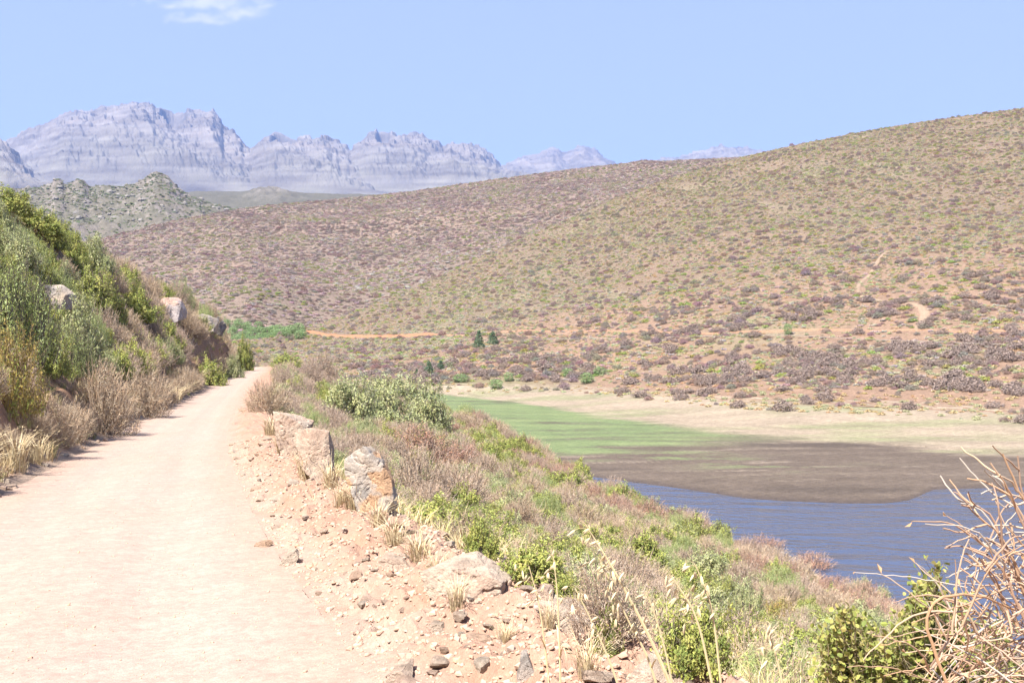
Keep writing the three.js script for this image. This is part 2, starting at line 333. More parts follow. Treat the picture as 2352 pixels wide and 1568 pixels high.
// ---- hillside behind, over the valley
const ridgeB = tab([[-400, 610], [0, 580], [150, 562], [235, 546], [300, 530], [480, 492], [620, 471], [800, 455], [940, 440], [1060, 423], [1200, 404], [1400, 380], [1560, 369], [1700, 362], [1900, 352], [2300, 340]]);
const ridgeBD = tab([[-400, 640], [235, 720], [800, 900], [1400, 980], [1900, 1000], [2300, 1000]]);
const toeB = tab([[-400, 245], [560, 245], [650, 270], [720, 300], [850, 340], [1100, 390], [1500, 470], [2300, 520]]);
function backH(x, d) {
  const px = clamp(pxOf(x, d), -500, 2500), dt = toeB(px), dr = ridgeBD(px), yr = CAM + (HY - ridgeB(px)) / F * dr, y0 = CAM + (HY - (ridgeA(px) + 48)) / F * dt;
  if (d > dr) return yr - (d - dr) * .10 - (d - dr) ** 2 * .0006;
  const t = clamp((d - dt) / (dr - dt), 0, 1);
  return mix(y0, yr, Math.pow(t, 1.12)) + ss(0, .2, t) * ss(1, .9, t) * (fbm(x * .006, d * .006, 4, 4) * 13 + fbm(x * .03, d * .03, 2, 3) * 2.5) + fbm(x * .15, d * .15, 6, 2) * .5;
}
{
  const nx = 560, nd = 190;
  const g = sheet(nx, nd, (i, j) => {
    const px = mix(-400, 2300, i / (nx - 1)), a = toeB(px), b = ridgeBD(px) + 200, t = j / (nd - 1), d = mix(a, b, Math.pow(t, 1.15)), x = xOf(px, d);
    const q = fbm(x * .008, d * .008, 5, 4), w = fbm(x * .05, d * .05, 2, 4), v = 1 + .22 * w, o = clamp(.5 + q * 1.2);
    return [x, backH(x, d), -d, mix(.26, .225, o) * v, mix(.192, .176, o) * v, mix(.15, .14, o) * v];
  });
  structure('hillside', g, mat({ vertexColors: true, map: rep(gFine, .05), bumpMap: rep(bFine, .08), bumpScale: 0.4 }));
}
// ---- rocky hill and plateau beyond
const ridgeC = tab([[-500, 430], [-100, 428], [0, 427], [40, 434], [80, 432], [98, 429], [118, 424], [124, 412], [140, 413], [150, 424], [165, 420], [178, 411], [192, 413], [206, 428], [240, 424], [280, 427], [310, 420], [330, 408], [345, 396], [358, 391], [372, 396], [386, 401], [396, 413], [412, 428], [440, 447], [480, 462], [540, 476], [700, 500], [1200, 560]], false);
const dC0 = 900, dC1 = 1500;
function rockyH(x, d) {
  const px = clamp(pxOf(x, d), -600, 1300), yr = CAM + (HY - ridgeC(px)) / F * dC1, y0 = CAM + (HY - 600) / F * dC0;
  if (d > dC1) return yr - (d - dC1) * .5;
  const t = (d - dC0) / (dC1 - dC0), w = ss(0, .3, t) * ss(1.02, .93, t);
  const crag = Math.max(0, ridged(x * .012, d * .012, 2, 4) - .45) * 14 + Math.max(0, fbm(x * .045, d * .045, 6, 3)) * 11;
  return mix(y0, yr, Math.pow(t, .95)) + w * (fbm(x * .004, d * .004, 3, 4) * 24 + crag) - w * 6;
}
{
  const nx = 420, nd = 165;
  const g = sheet(nx, nd, (i, j) => {
    const px = mix(-420, 1100, i / (nx - 1)), t = j / (nd - 1), d = mix(dC0, dC1 + 260, t), x = xOf(px, d), y = rockyH(x, d);
    const q = fbm(x * .01, d * .01, 5, 4), w = fbm(x * .06, d * .06, 2, 4), sl = Math.abs(rockyH(x + 3, d) - rockyH(x - 3, d)) / 6, rk = clamp(ss(.35, .9, sl + w * .8));
    const v = 1 + .25 * w, o = clamp(.5 + q * 1.3);
    return [x, y, -d, mix(mix(.19, .145, o), .26, rk) * v, mix(mix(.165, .14, o), .225, rk) * v, mix(mix(.132, .102, o), .195, rk) * v];
  });
  structure('rocky_hill', g, mat({ vertexColors: true, map: rep(gFine, .02), bumpMap: rep(bFine, .03), bumpScale: 1.2 }));
}
{
  const rid = tab([[200, 452], [430, 443], [560, 442], [700, 445], [860, 449], [1100, 452]]);
  const nx = 260, nd = 60;
  const g = sheet(nx, nd, (i, j) => {
    const px = mix(150, 1150, i / (nx - 1)), t = j / (nd - 1), d = mix(1900, 2900, t), x = xOf(px, d), yr = CAM + (HY - rid(px)) / F * 2600, t2 = (d - 1900) / 700;
    const mound = 15 * Math.exp(-(((px - 625) / 55) ** 2)) * Math.exp(-(((t2 - .45) / .28) ** 2)) * (1 + 2.2 * fbm(x * .03, d * .03, 3, 5));
    const y = (t2 < 1 ? mix(CAM + (HY - 520) / F * 1900, yr, Math.pow(t2, .6)) + fbm(x * .01, d * .01, 3, 4) * 14 * ss(0, .3, t2) * ss(1, .8, t2) : yr - (d - 2600) * .3) + mound;
    const w = fbm(x * .02, d * .02, 2, 4), v = 1 + .25 * w, rk = clamp(mound / 18 + w * .6 - .15);
    return [x, y, -d, mix(.13, .2, rk) * v, mix(.122, .18, rk) * v, mix(.092, .155, rk) * v];
  });
  structure('plateau', g, mat({ vertexColors: true, map: rep(gFine, .015), bumpMap: rep(bFine, .02), bumpScale: 1.5 }));
}
// ---- mountains
function mountain(ridgePts, d0, d1, pyBase, px0, px1, nx, seed, recess = []) {
  const rid = tab(ridgePts, false), nd = 190;
  const Hm = (px, t) => {
    const yr = CAM + (HY - rid(px)) / F * d1, y0 = CAM + (HY - pyBase) / F * d0, s = px * (d1 / F);
    if (t > 1) return yr - (t - 1) * 900;
    let h = mix(y0, yr, Math.pow(t, .62));
    const w = ss(0, .12, t) * ss(1.0, .965, t);
    const but = ridged(s * .0011 + t * .35, t * .9, seed, 4) - .45;           // buttresses and gullies running down
    h += w * (but * 170 * (1 - .35 * t) + fbm(s * .006, t * 9, seed + 3, 4) * 70 + fbm(s * .02, t * 24, seed + 6, 3) * 34);
    for (const [cx, cy, rx, ry, dep] of recess) h -= w * dep * (1 - ss(.55, 1, Math.hypot((px - cx) / rx, (t - cy) / ry)));
    const st = 58 + 14 * noise(s * .0007, seed), q = h / st + .35 * fbm(s * .002, t * 2, seed, 3), fr = q - Math.floor(q);   // strata: ledges and steps
    const cliff = ss(.25, .6, t);
    return h + w * cliff * st * .8 * (ss(.25, .75, fr) - fr);
  };
  const g = sheet(nx, nd, (i, j) => {
    const px = mix(px0, px1, i / (nx - 1)), t = j / (nd - 1) * 1.12, d = mix(d0, d1, t), x = xOf(px, d), y = Hm(px, t);
    const w = fbm(x * .004, y * .012, seed, 4), st = fbm(x * .0012, y * .03, seed + 2, 4), v = .92 + .8 * w + .8 * st, o = clamp(.5 + st * 1.4), veg = ss(.45, .15, t) * clamp(.5 + w);
    return [x, y, -d, mix(mix(.185, .15, o), .125, veg) * v, mix(mix(.155, .138, o), .115, veg) * v, mix(mix(.125, .125, o), .088, veg) * v];
  });
  structure('mountain', g, mat({ vertexColors: true, bumpMap: rep(bFine, .002), bumpScale: 10 }));
}
mountain([[-400, 300], [-60, 300], [0, 331], [18, 340], [34, 362], [55, 388], [85, 425], [120, 470]], 5000, 6200, 470, -400, 160, 160, 3.3);
mountain([[-60, 380], [0, 345], [22, 331], [60, 305], [100, 287], [140, 265], [180, 256], [225, 254], [240, 249], [246, 252], [262, 244], [290, 240], [330, 239], [352, 244], [358, 252], [372, 250], [394, 255], [400, 262], [410, 258], [424, 265], [432, 261], [452, 263], [470, 257], [490, 259], [500, 272], [508, 284], [514, 300], [530, 312], [552, 319], [560, 331], [575, 340], [586, 335], [600, 325], [622, 309], [632, 302], [645, 305], [668, 318], [700, 327], [720, 331], [740, 328], [768, 334], [786, 345], [800, 356], [830, 380], [900, 430]], 6400, 8600, 455, -80, 900, 620, 7.7,
  [[398, .78, 36, .26, 210], [655, .76, 42, .3, 280]]);
mountain([[700, 420], [790, 365], [808, 354], [826, 330], [842, 312], [866, 304], [880, 302], [902, 308], [912, 317], [940, 317], [968, 320], [1000, 329], [1018, 341], [1030, 334], [1062, 332], [1090, 340], [1110, 352], [1124, 370], [1142, 385], [1160, 402], [1220, 430]], 6800, 9200, 455, 680, 1240, 380, 15.1, [[880, .8, 18, .3, 220]]);
mountain([[1060, 430], [1130, 396], [1150, 385], [1180, 370], [1206, 357], [1240, 352], [1252, 344], [1270, 340], [1282, 346], [1296, 356], [1312, 353], [1324, 345], [1340, 342], [1356, 350], [1376, 362], [1392, 376], [1420, 392], [1500, 380], [1560, 372], [1600, 362], [1622, 356], [1640, 350], [1658, 345], [1672, 348], [1690, 344], [1710, 344], [1730, 350], [1800, 372]], 8500, 11500, 470, 1040, 1820, 280, 22.4);
// ---------------------------------------------------------------- tracks on the far hillside
function contour(px, py) { const p = hit(px, py, 95, 470); return p ?? V(xOf(px, 200), 10, -200); }
const trackLines = [];
function track(name, pts, w, col, lift = .12) {   // a strip draped over the ground
  const c = new THREE.CatmullRomCurve3(pts.map(([a, b]) => contour(a, b))), n = Math.max(40, Math.ceil(c.getLength() / 1.2)), P = c.getSpacedPoints(n); trackLines.push([P, w]);
  const g = sheet(6, n + 1, (i, j) => {
    const p = P[j], q = P[Math.min(n, j + 1)], o = P[Math.max(0, j - 1)], tx = q.x - o.x, tz = q.z - o.z, l = Math.hypot(tx, tz) || 1, s = (i / 5 - .5) * w * (1 + .35 * noise(p.x * .3, p.z * .3, 4)), x = p.x - tz / l * s, z = p.z + tx / l * s;
    const v = 1 + .15 * noise(x * .6, z * .6); return [x, valleyH(x, -z) + lift - (i === 0 || i === 5 ? .3 : 0), z, col[0] * v, col[1] * v, col[2] * v];
  });
  structure(name, g, mat({ vertexColors: true, map: rep(gFine, .3) }));
}
track('dirt_track', [[702, 761], [714, 763], [732, 767], [770, 771], [820, 774], [900, 773], [1000, 769]], 3.2, [.40, .19, .105]);
track('dirt_track', [[1000, 769], [1150, 763], [1300, 760], [1500, 762], [1700, 764], [1950, 760], [2150, 762], [2400, 766]], 1.1, [.34, .205, .13]);
track('footpath', [[2040, 578], [2024, 590], [2010, 612], [1998, 632], [1975, 652], [1972, 668], [1984, 684], [2020, 692], [2050, 696]], 1.1, [.30, .22, .155]);
track('footpath', [[2085, 697], [2110, 702], [2124, 718], [2120, 736], [2108, 758]], 1.8, [.31, .23, .16]);
const inPath = (x, d) => trackLines.some(([P, w]) => P.some(p => Math.abs(p.x - x) < w && (p.x - x) ** 2 + (p.z + d) ** 2 < (w * .45) ** 2));
{
  const pts = [[1000, 782], [1150, 784], [1400, 782], [1600, 778], [1800, 776], [1950, 782], [2100, 790], [2250, 796], [2400, 800]].map(([a, b]) => { const p = contour(a, b); p.y += .35; return p; });
  const o = new THREE.Mesh(new THREE.TubeGeometry(new THREE.CatmullRomCurve3(pts), 160, .04, 6), mat({ color: C(.30, .27, .23), roughness: .6 }));
  put(o, 'water_pipe', 'thin pale pipe running along the foot of the far hillside', 'pipe');
}
// ---------------------------------------------------------------- small helpers
const J = (R, c, a) => { const k = 1 + (R() - .5) * 2 * a, h = (R() - .5) * a * .6; return [c[0] * k * (1 + h), c[1] * k, c[2] * k * (1 - h)]; };
const nrm = v => { const l = Math.hypot(v[0], v[1], v[2]) || 1; return [v[0] / l, v[1] / l, v[2] / l]; };
const crs = (a, b) => [a[1] * b[2] - a[2] * b[1], a[2] * b[0] - a[0] * b[2], a[0] * b[1] - a[1] * b[0]];
const rv = R => nrm([R() * 2 - 1, R() * 2 - 1, R() * 2 - 1]);
const placed = [];   // [x, d, radius] of the plants that are set down one by one
const free = (x, d, r) => placed.every(([a, b, c]) => (a - x) ** 2 + (b - d) ** 2 > (c * .8 + r * .6) ** 2 && !(b > d && b - d < c * 2.6 && Math.abs(x - a * d / b) < c * .75));
// ---------------------------------------------------------------- rocks and stones
// a broken rock: the space inside a set of planes, roughened
function rockGeo(planes, detail, seed, rough, colorAt) {
  const g = new THREE.IcosahedronGeometry(1, detail), P = g.attributes.position, K = new Float32Array(P.count * 3), v = new THREE.Vector3();
  for (let i = 0; i < P.count; i++) {
    v.fromBufferAttribute(P, i).normalize(); let k = 9;
    for (const [x, y, z, h] of planes) { const q = v.x * x + v.y * y + v.z * z; if (q > 1e-4) k = Math.min(k, h / q); }
    k *= 1 + rough * (fbm(v.x * 2.3 + seed, v.y * 2.3, v.z * 2.3, 4) * .9 + .35 * ridged(v.x * 4 + seed, v.y * 4, v.z * 4 + 2, 3) - .2) - (detail > 9 ? rough * 1.1 * Math.pow(Math.max(0, ridged(v.x * 1.7 + seed, v.y * 2.6, v.z * 1.7 + 7, 2) - .62) / .38, 2) - rough * .22 * fbm(v.x * 11, v.y * 11, v.z * 11 + seed, 3) : 0);
    P.setXYZ(i, v.x * k, v.y * k, v.z * k);
    const c = colorAt(v.x * k, v.y * k, v.z * k); K[i * 3] = c[0]; K[i * 3 + 1] = c[1]; K[i * 3 + 2] = c[2];
  }
  g.setAttribute('color', new THREE.BufferAttribute(K, 3)); g.computeVertexNormals(); return g;
}
const rockM = mat({ vertexColors: true, bumpMap: rep(bFine, 1.5), bumpScale: .01, map: rep(gFine, 1.2) });
function randPlanes(seed, n, flat = .7) { const R = rng(seed), a = []; for (let i = 0; i < n; i++) { const v = rv(R); a.push([v[0], v[1], v[2], (.55 + R() * .4) * mix(1, flat, Math.abs(v[1]))]); } for (const v of [[0, 1, 0, flat], [0, -1, 0, flat], [1, .1, 0, 1], [-1, .1, 0, .95], [0, .1, 1, .95], [0, .1, -1, 1]]) a.push(v); return a; }
const PINK = [.40, .285, .212], PALEROCK = [.42, .34, .262], GREYROCK = [.31, .28, .245], ORANGE = [.43, .275, .165], SOIL = [.40, .272, .198];
const twoTone = (a, b, seed, f = 3, bias = .5) => (x, y, z) => { const t = clamp(bias + 1.6 * fbm(x * f + seed, y * f, z * f, 4)), v = 1 + .25 * fbm(x * 9, y * 9, z * 9 + seed, 3); return [0, 1, 2].map(i => mix(a[i], b[i], t) * v); };
// standing or lying rock traced as an outline of its own, with its own thickness
function outlineRock(name, label, px, py, outline, thick, lean, seed, col, turn = 0, sink = .08, d0) {
  const base = hit(px, py, d0 ?? 3); if (!base) return; const d = -base.z, k = d / F;
  const pts = outline.map(([a, b]) => [(a - px) * k, (py - b) * k]); let cx = 0, cy = 0; pts.forEach(p => { cx += p[0] / pts.length; cy += p[1] / pts.length; });
  const planes = [[0, lean, 1, thick / 2], [.12, -lean * .5, -1, thick / 2], [-.35, .3, .88, thick * .56], [.4, .25, .87, thick * .58], [.3, .5, -.8, thick * .56]];
  for (let i = 0; i < pts.length; i++) {
    const a = pts[i], b = pts[(i + 1) % pts.length], dx = b[0] - a[0], dy = b[1] - a[1], l = Math.hypot(dx, dy); let nx = dy / l, ny = -dx / l; let h = (a[0] - cx) * nx + (a[1] - cy) * ny; if (h < 0) { nx = -nx; ny = -ny; h = -h; }
    planes.push([nx, ny, ((i * 7) % 5 - 2) * .08, h]);
  }
  const o = new THREE.Mesh(rockGeo(planes, 27, seed, .08, col), rockM);
  o.position.set(base.x + cx, base.y + cy - sink * (pts.reduce((m, p) => Math.max(m, p[1]), 0)), base.z - thick * .2); o.rotation.y = turn;
  placed.push([o.position.x, d, Math.max(...pts.map(p => Math.abs(p[0]))) * (d > 25 ? 1.5 : 1)]);
  return put(o, name, label, 'rock');
}
const lichen = (a, b, c, seed) => { const f = twoTone(a, b, seed, 4); return (x, y, z) => { const q = f(x, y, z), t = ss(.02, .10, fbm(x * 3.3 + seed, y * 3.3, z * 1.1, 3) - .55 * Math.abs(x) - .5 * Math.abs(y + .08) + .12); return q.map((v, i) => mix(v, c[i], t)); }; };
outlineRock('boulder', 'grey pointed boulder with an orange patch standing on the road edge', 852, 1172, [[791, 1030], [818, 1022], [838, 1006], [856, 1012], [872, 1040], [893, 1058], [903, 1100], [910, 1150], [892, 1180], [822, 1160], [800, 1100]], .46, .25, 4.1, lichen(GREYROCK, PALEROCK, ORANGE, 4.1));
outlineRock('boulder', 'pinkish upright slab with a hollow, left of the pointed boulder', 730, 1092, [[668, 985], [700, 974], [745, 978], [762, 985], [764, 1060], [768, 1095], [735, 1095], [690, 1060]], .4, .3, 9.3, twoTone(PINK, PALEROCK, 9.3, 3, .45));
outlineRock('boulder', 'long pinkish slab with a flat sloping top, farthest of the road edge stones', 660, 1040, [[624, 942], [655, 945], [690, 958], [712, 972], [700, 1010], [690, 1045], [650, 1030], [630, 985]], .9, .2, 13.7, twoTone(PINK, PALEROCK, 13.7, 3, .4));
outlineRock('boulder', 'pale grey boulder leaning between green bushes on the bank', 130, 724, [[94, 656], [112, 648], [132, 662], [150, 664], [160, 690], [156, 714], [134, 724], [106, 698]], 1.4, .35, 21.1, twoTone(PALEROCK, GREYROCK, 21, 2), 0, 0, 14);
outlineRock('boulder', 'pink-topped boulder on the bank skyline', 398, 740, [[366, 700], [378, 686], [398, 684], [412, 694], [420, 712], [418, 735], [395, 742], [372, 722]], 1.8, .3, 27.2, (x, y, z) => { const t = ss(-.1, .5, y - x * .5 + fbm(x * 2, y * 2, z * 2, 3)); return [mix(.40, .52, t), mix(.35, .36, t), mix(.33, .29, t)]; }, 0, 0, 14);
outlineRock('rock_outcrop', 'grey craggy outcrop at the end of the bank skyline', 478, 765, [[452, 728], [470, 722], [486, 730], [495, 745], [492, 765], [460, 765]], 2.2, .2, 31.4, twoTone(GREYROCK, PALEROCK, 31, 1.3), 0, 0, 14);
outlineRock('rock_outcrop', 'dark split block overhanging at the tip of the bank', 499, 775, [[484, 735], [500, 728], [510, 742], [511, 758], [503, 772], [490, 768]], 1.8, -.3, 35.8, twoTone([.16, .15, .15], GREYROCK, 35, 1.3, .3), 0, 0, 14);
// slabs and big stones on the rubble lip: [px, py, outline half width, half height, thickness, tone, label]
const slabs = [
  [1075, 1350, [[968, 1318], [1000, 1296], [1060, 1284], [1110, 1290], [1172, 1324], [1165, 1362], [1080, 1372], [985, 1352]], .5, PALEROCK, PINK, 'broad cream slab, largest on the rubble lip'],
  [1300, 1432, [[1223, 1382], [1240, 1370], [1300, 1378], [1345, 1395], [1370, 1418], [1352, 1440], [1300, 1432], [1240, 1410]], .4, PALEROCK, PINK, 'pale slab overhanging the end of the rubble lip'],
  [905, 1305, [[862, 1285], [880, 1272], [925, 1276], [948, 1296], [930, 1312], [880, 1308]], .3, PINK, PALEROCK, 'flat pink slab casting a dark gap, left of the cream slab'],
  [1110, 1285, [[1062, 1276], [1080, 1266], [1130, 1270], [1160, 1286], [1140, 1298], [1080, 1292]], .28, PINK, PALEROCK, 'pink block behind the cream slab'],
  [1185, 1305, [[1165, 1300], [1180, 1290], [1205, 1294], [1212, 1310], [1190, 1318], [1168, 1314]], .2, PINK, GREYROCK, 'small pink block at the slab end next to the yellow bush'],
  [660, 1296, [[638, 1296], [650, 1272], [676, 1256], [684, 1268], [668, 1292], [650, 1302]], .2, PALEROCK, PINK, 'elongated cream stone tilted at the edge of the track'],
  [603, 1256, [[586, 1252], [592, 1242], [612, 1240], [620, 1250], [610, 1260], [594, 1260]], .16, PINK, ORANGE, 'reddish clod at the very edge of the track'],
  [920, 1566, [[893, 1560], [900, 1532], [930, 1524], [946, 1536], [944, 1566], [910, 1580]], .24, PALEROCK, PINK, 'rounded cream stone at the bottom edge of the picture'],
  [1203, 1556, [[1186, 1552], [1196, 1524], [1212, 1510], [1220, 1524], [1214, 1550], [1200, 1562]], .2, GREYROCK, PINK, 'grey-pink stone on edge near the bottom of the lip'],
  [1530, 1575, [[1465, 1545], [1485, 1520], [1530, 1524], [1600, 1556], [1590, 1590], [1490, 1590]], .4, PINK, PALEROCK, 'peach rock at the bottom edge under the oat stalks'],
  [1000, 1446, [[980, 1440], [992, 1428], [1018, 1430], [1026, 1442], [1010, 1454], [988, 1452]], .18, PALEROCK, PINK, 'pale flat stone in the middle of the rubble lip'],
  [935, 1190, [[908, 1180], [920, 1166], [950, 1166], [962, 1182], [945, 1198], [918, 1194]], .26, PALEROCK, PINK, 'pale block at the foot of the pointed boulder'],
  [728, 1090, [[716, 1086], [724, 1074], [738, 1076], [742, 1090], [730, 1098], [718, 1096]], .16, PALEROCK, PALEROCK, 'small whitish stone at the foot of the upright slab'],
  [1245, 1375, [[1225, 1368], [1240, 1352], [1262, 1352], [1272, 1366], [1258, 1380], [1236, 1380]], .2, PINK, PALEROCK, 'pink block wedged between the two pale slabs'],
];
slabs.forEach(([px, py, ol, th, a, b, label], i) => outlineRock('rock_slab', label, px, py, ol, th, i % 2 ? .5 : .7, 40.3 + i * 3.1, twoTone(a, b, 40 + i, 3, .4), (i % 3 - 1) * .2, .25));
// ---------------------------------------------------------------- plants
// leafy or dry shrub of radius 1 and height 1: returns { stem, foliage } geometries
function shrub(o) {
  const R = rng(o.seed), st = new Geo(), fo = new Geo(), S = o.seed * 3.7;
  const { twigs = 300, leaves = 12, L = .07, W = .03, len = .3, up = .5, H: hh = 1, lump = .45, cols, stemCol = [.15, .12, .1], inner = .5, jit = .18, spikes = 0, subs = 2, low = -.05, tw = .006 } = o;
  for (let i = 0; i < (o.stems ?? 9); i++) {
    const a = R() * 6.283, e = .25 + R() * 1.1, r = .55 + R() * .25, m = [Math.cos(a) * Math.cos(e) * r, Math.sin(e) * r * hh, Math.sin(a) * Math.cos(e) * r];
    const b = [Math.cos(a) * .06, -.15, Math.sin(a) * .06], q = [m[0] * .5 + (R() - .5) * .15, m[1] * .5 + (R() - .2) * .12, m[2] * .5 + (R() - .5) * .15];
    st.stick([b, [q[0] * .4, q[1] * .35, q[2] * .4], q, m], .022 + R() * .014, .008, J(R, stemCol, .2), 4);
  }
  for (let i = 0; i < twigs; i++) {
    const az = R() * 6.283, el = Math.asin(clamp(low + (1 - low) * Math.pow(R(), .85), -1, 1)), dir = [Math.cos(az) * Math.cos(el), Math.sin(el), Math.sin(az) * Math.cos(el)];
    const f = (1 - lump * .55) + lump * 1.3 * fbm(dir[0] * 1.9 + S, dir[1] * 1.9, dir[2] * 1.9 + S, 3), k = (inner + (1 - inner) * Math.pow(R(), .5)) * Math.max(.35, f + .22);
    const tip = [dir[0] * k, Math.max(.02, dir[1] * k * hh + .03), dir[2] * k], rr = rv(R);
    const td = nrm([dir[0] * (1 - up) + rr[0] * .35, dir[1] * (1 - up) + up + rr[1] * .2, dir[2] * (1 - up) + rr[2] * .35]), l = len * (.6 + R() * .8) * (spikes && R() < spikes ? 1.5 : 1);
    const base = [tip[0] - td[0] * l * .7, Math.max(-.05, tip[1] - td[1] * l * .7), tip[2] - td[2] * l * .7], end = [tip[0] + td[0] * l * .3, tip[1] + td[1] * l * .3, tip[2] + td[2] * l * .3];
    const bend = [(base[0] + end[0]) / 2 + rr[0] * l * .12, (base[1] + end[1]) / 2 + rr[1] * l * .12, (base[2] + end[2]) / 2 + rr[2] * l * .12];
    st.stick([base, bend, end], tw, tw * .4, J(R, stemCol, .3));
    for (let q = 0; q < subs; q++) { const r2 = rv(R), u = .3 + R() * .6, s0 = [mix(base[0], end[0], u), mix(base[1], end[1], u), mix(base[2], end[2], u)], l2 = l * (.35 + R() * .35); st.stick([s0, [s0[0] + (td[0] * .6 + r2[0] * .7) * l2, s0[1] + (td[1] * .6 + r2[1] * .7) * l2, s0[2] + (td[2] * .6 + r2[2] * .7) * l2]], tw * .7, tw * .3, J(R, stemCol, .35)); }
    const tone = cols[Math.floor(R() * cols.length)], t2 = J(R, tone, .12);
    for (let q = 0; q < leaves; q++) {
      const u = (q + R()) / leaves, p = u < .5 ? [mix(base[0], bend[0], u * 2), mix(base[1], bend[1], u * 2), mix(base[2], bend[2], u * 2)] : [mix(bend[0], end[0], u * 2 - 1), mix(bend[1], end[1], u * 2 - 1), mix(bend[2], end[2], u * 2 - 1)];
      const r2 = rv(R), sp = o.spray ?? .035, r3 = rv(R), nn = nrm([dir[0] * .55 + r3[0] * .6, dir[1] * .55 + .4 + r3[1] * .6, dir[2] * .55 + r3[2] * .6]), d0 = [td[0] * .55 + r2[0] * .8, td[1] * .55 + r2[1] * .8, td[2] * .55 + r2[2] * .8], dn = d0[0] * nn[0] + d0[1] * nn[1] + d0[2] * nn[2], d = nrm([d0[0] - nn[0] * dn, d0[1] - nn[1] * dn, d0[2] - nn[2] * dn]), w = crs(nn, d);
      const y = p[1] + r2[1] * sp; if (y < -.02) continue;
      fo.leaf([p[0] + r2[0] * sp, y, p[2] + r2[2] * sp], d, w, L * (.65 + R() * .7), W * (.7 + R() * .6), .25, J(R, t2, jit));
    }
  }
  return { stem: st.build(), foliage: leaves ? fo.build() : null };
}
function tuft(seed, n, cols, lean = .5, width = .012, head = false) {   // grass tuft of height 1
  const R = rng(seed), g = new Geo();
  for (let i = 0; i < n; i++) {
    const a = R() * 6.283, b = R() * .22, x = Math.cos(a) * b, z = Math.sin(a) * b, a2 = a + (R() - .5) * 1.6, h = .45 + R() * .55, l = lean * (.2 + R()) * h, w = width * (.6 + R() * .8), c = J(R, cols[Math.floor(R() * cols.length)], .15), wx = -Math.sin(a2) * w, wz = Math.cos(a2) * w;
    const p1 = [x + Math.cos(a2) * l * .25, h * .55, z + Math.sin(a2) * l * .25], p2 = [x + Math.cos(a2) * l, h * (1 - .25 * lean * R()), z + Math.sin(a2) * l];
    const A = [x - wx, -.06, z - wz], B = [x + wx, -.06, z + wz], Cc = [p1[0] + wx * .8, p1[1], p1[2] + wz * .8], D = [p1[0] - wx * .8, p1[1], p1[2] - wz * .8];
    g.quad(A, B, Cc, D, c); g.tri(D, Cc, p2, c);
    if (head && R() < .35) g.leaf(p2, nrm([Math.cos(a2), -.3 + R(), Math.sin(a2)]), nrm([-Math.sin(a2), 0, Math.cos(a2)]), .12, .02, .2, c);
  }
  return g.build();
}
const BR = (k, a) => a.map(c => c.map(v => v * k));
const stemM = mat({ vertexColors: true }), leafM = leafMat({}), dryM = mat({ vertexColors: true, roughness: 1 });
const OLIVE = BR(1.75, [[.175, .195, .045], [.215, .225, .06], [.13, .16, .04], [.24, .235, .07]]), GREY = BR(1.85, [[.185, .20, .088], [.24, .25, .125], [.14, .155, .065], [.265, .265, .14]]);
const GREEN = BR(2.0, [[.16, .175, .045], [.195, .21, .06], [.12, .135, .035], [.21, .21, .065]]), SPIKE = BR(1.9, [[.13, .155, .045], [.17, .2, .065], [.09, .11, .035], [.28, .32, .14]]);
const DRY = BR(1.6, [[.22, .175, .125], [.27, .215, .155], [.18, .145, .11], [.25, .19, .13]]), REDDRY = BR(1.45, [[.25, .135, .085], [.22, .12, .09], [.28, .165, .10], [.2, .13, .095]]);
const PALE = BR(1.15, [[.31, .245, .17], [.35, .285, .195], [.27, .205, .145]]), LIME = BR(1.2, [[.25, .30, .11], [.29, .33, .13], [.22, .275, .105], [.31, .325, .16]]), STRAW = BR(1.1, [[.42, .34, .20], [.47, .39, .25], [.37, .29, .17]]), GOLD = BR(1.3, [[.30, .22, .06], [.26, .2, .06], [.22, .18, .05]]);
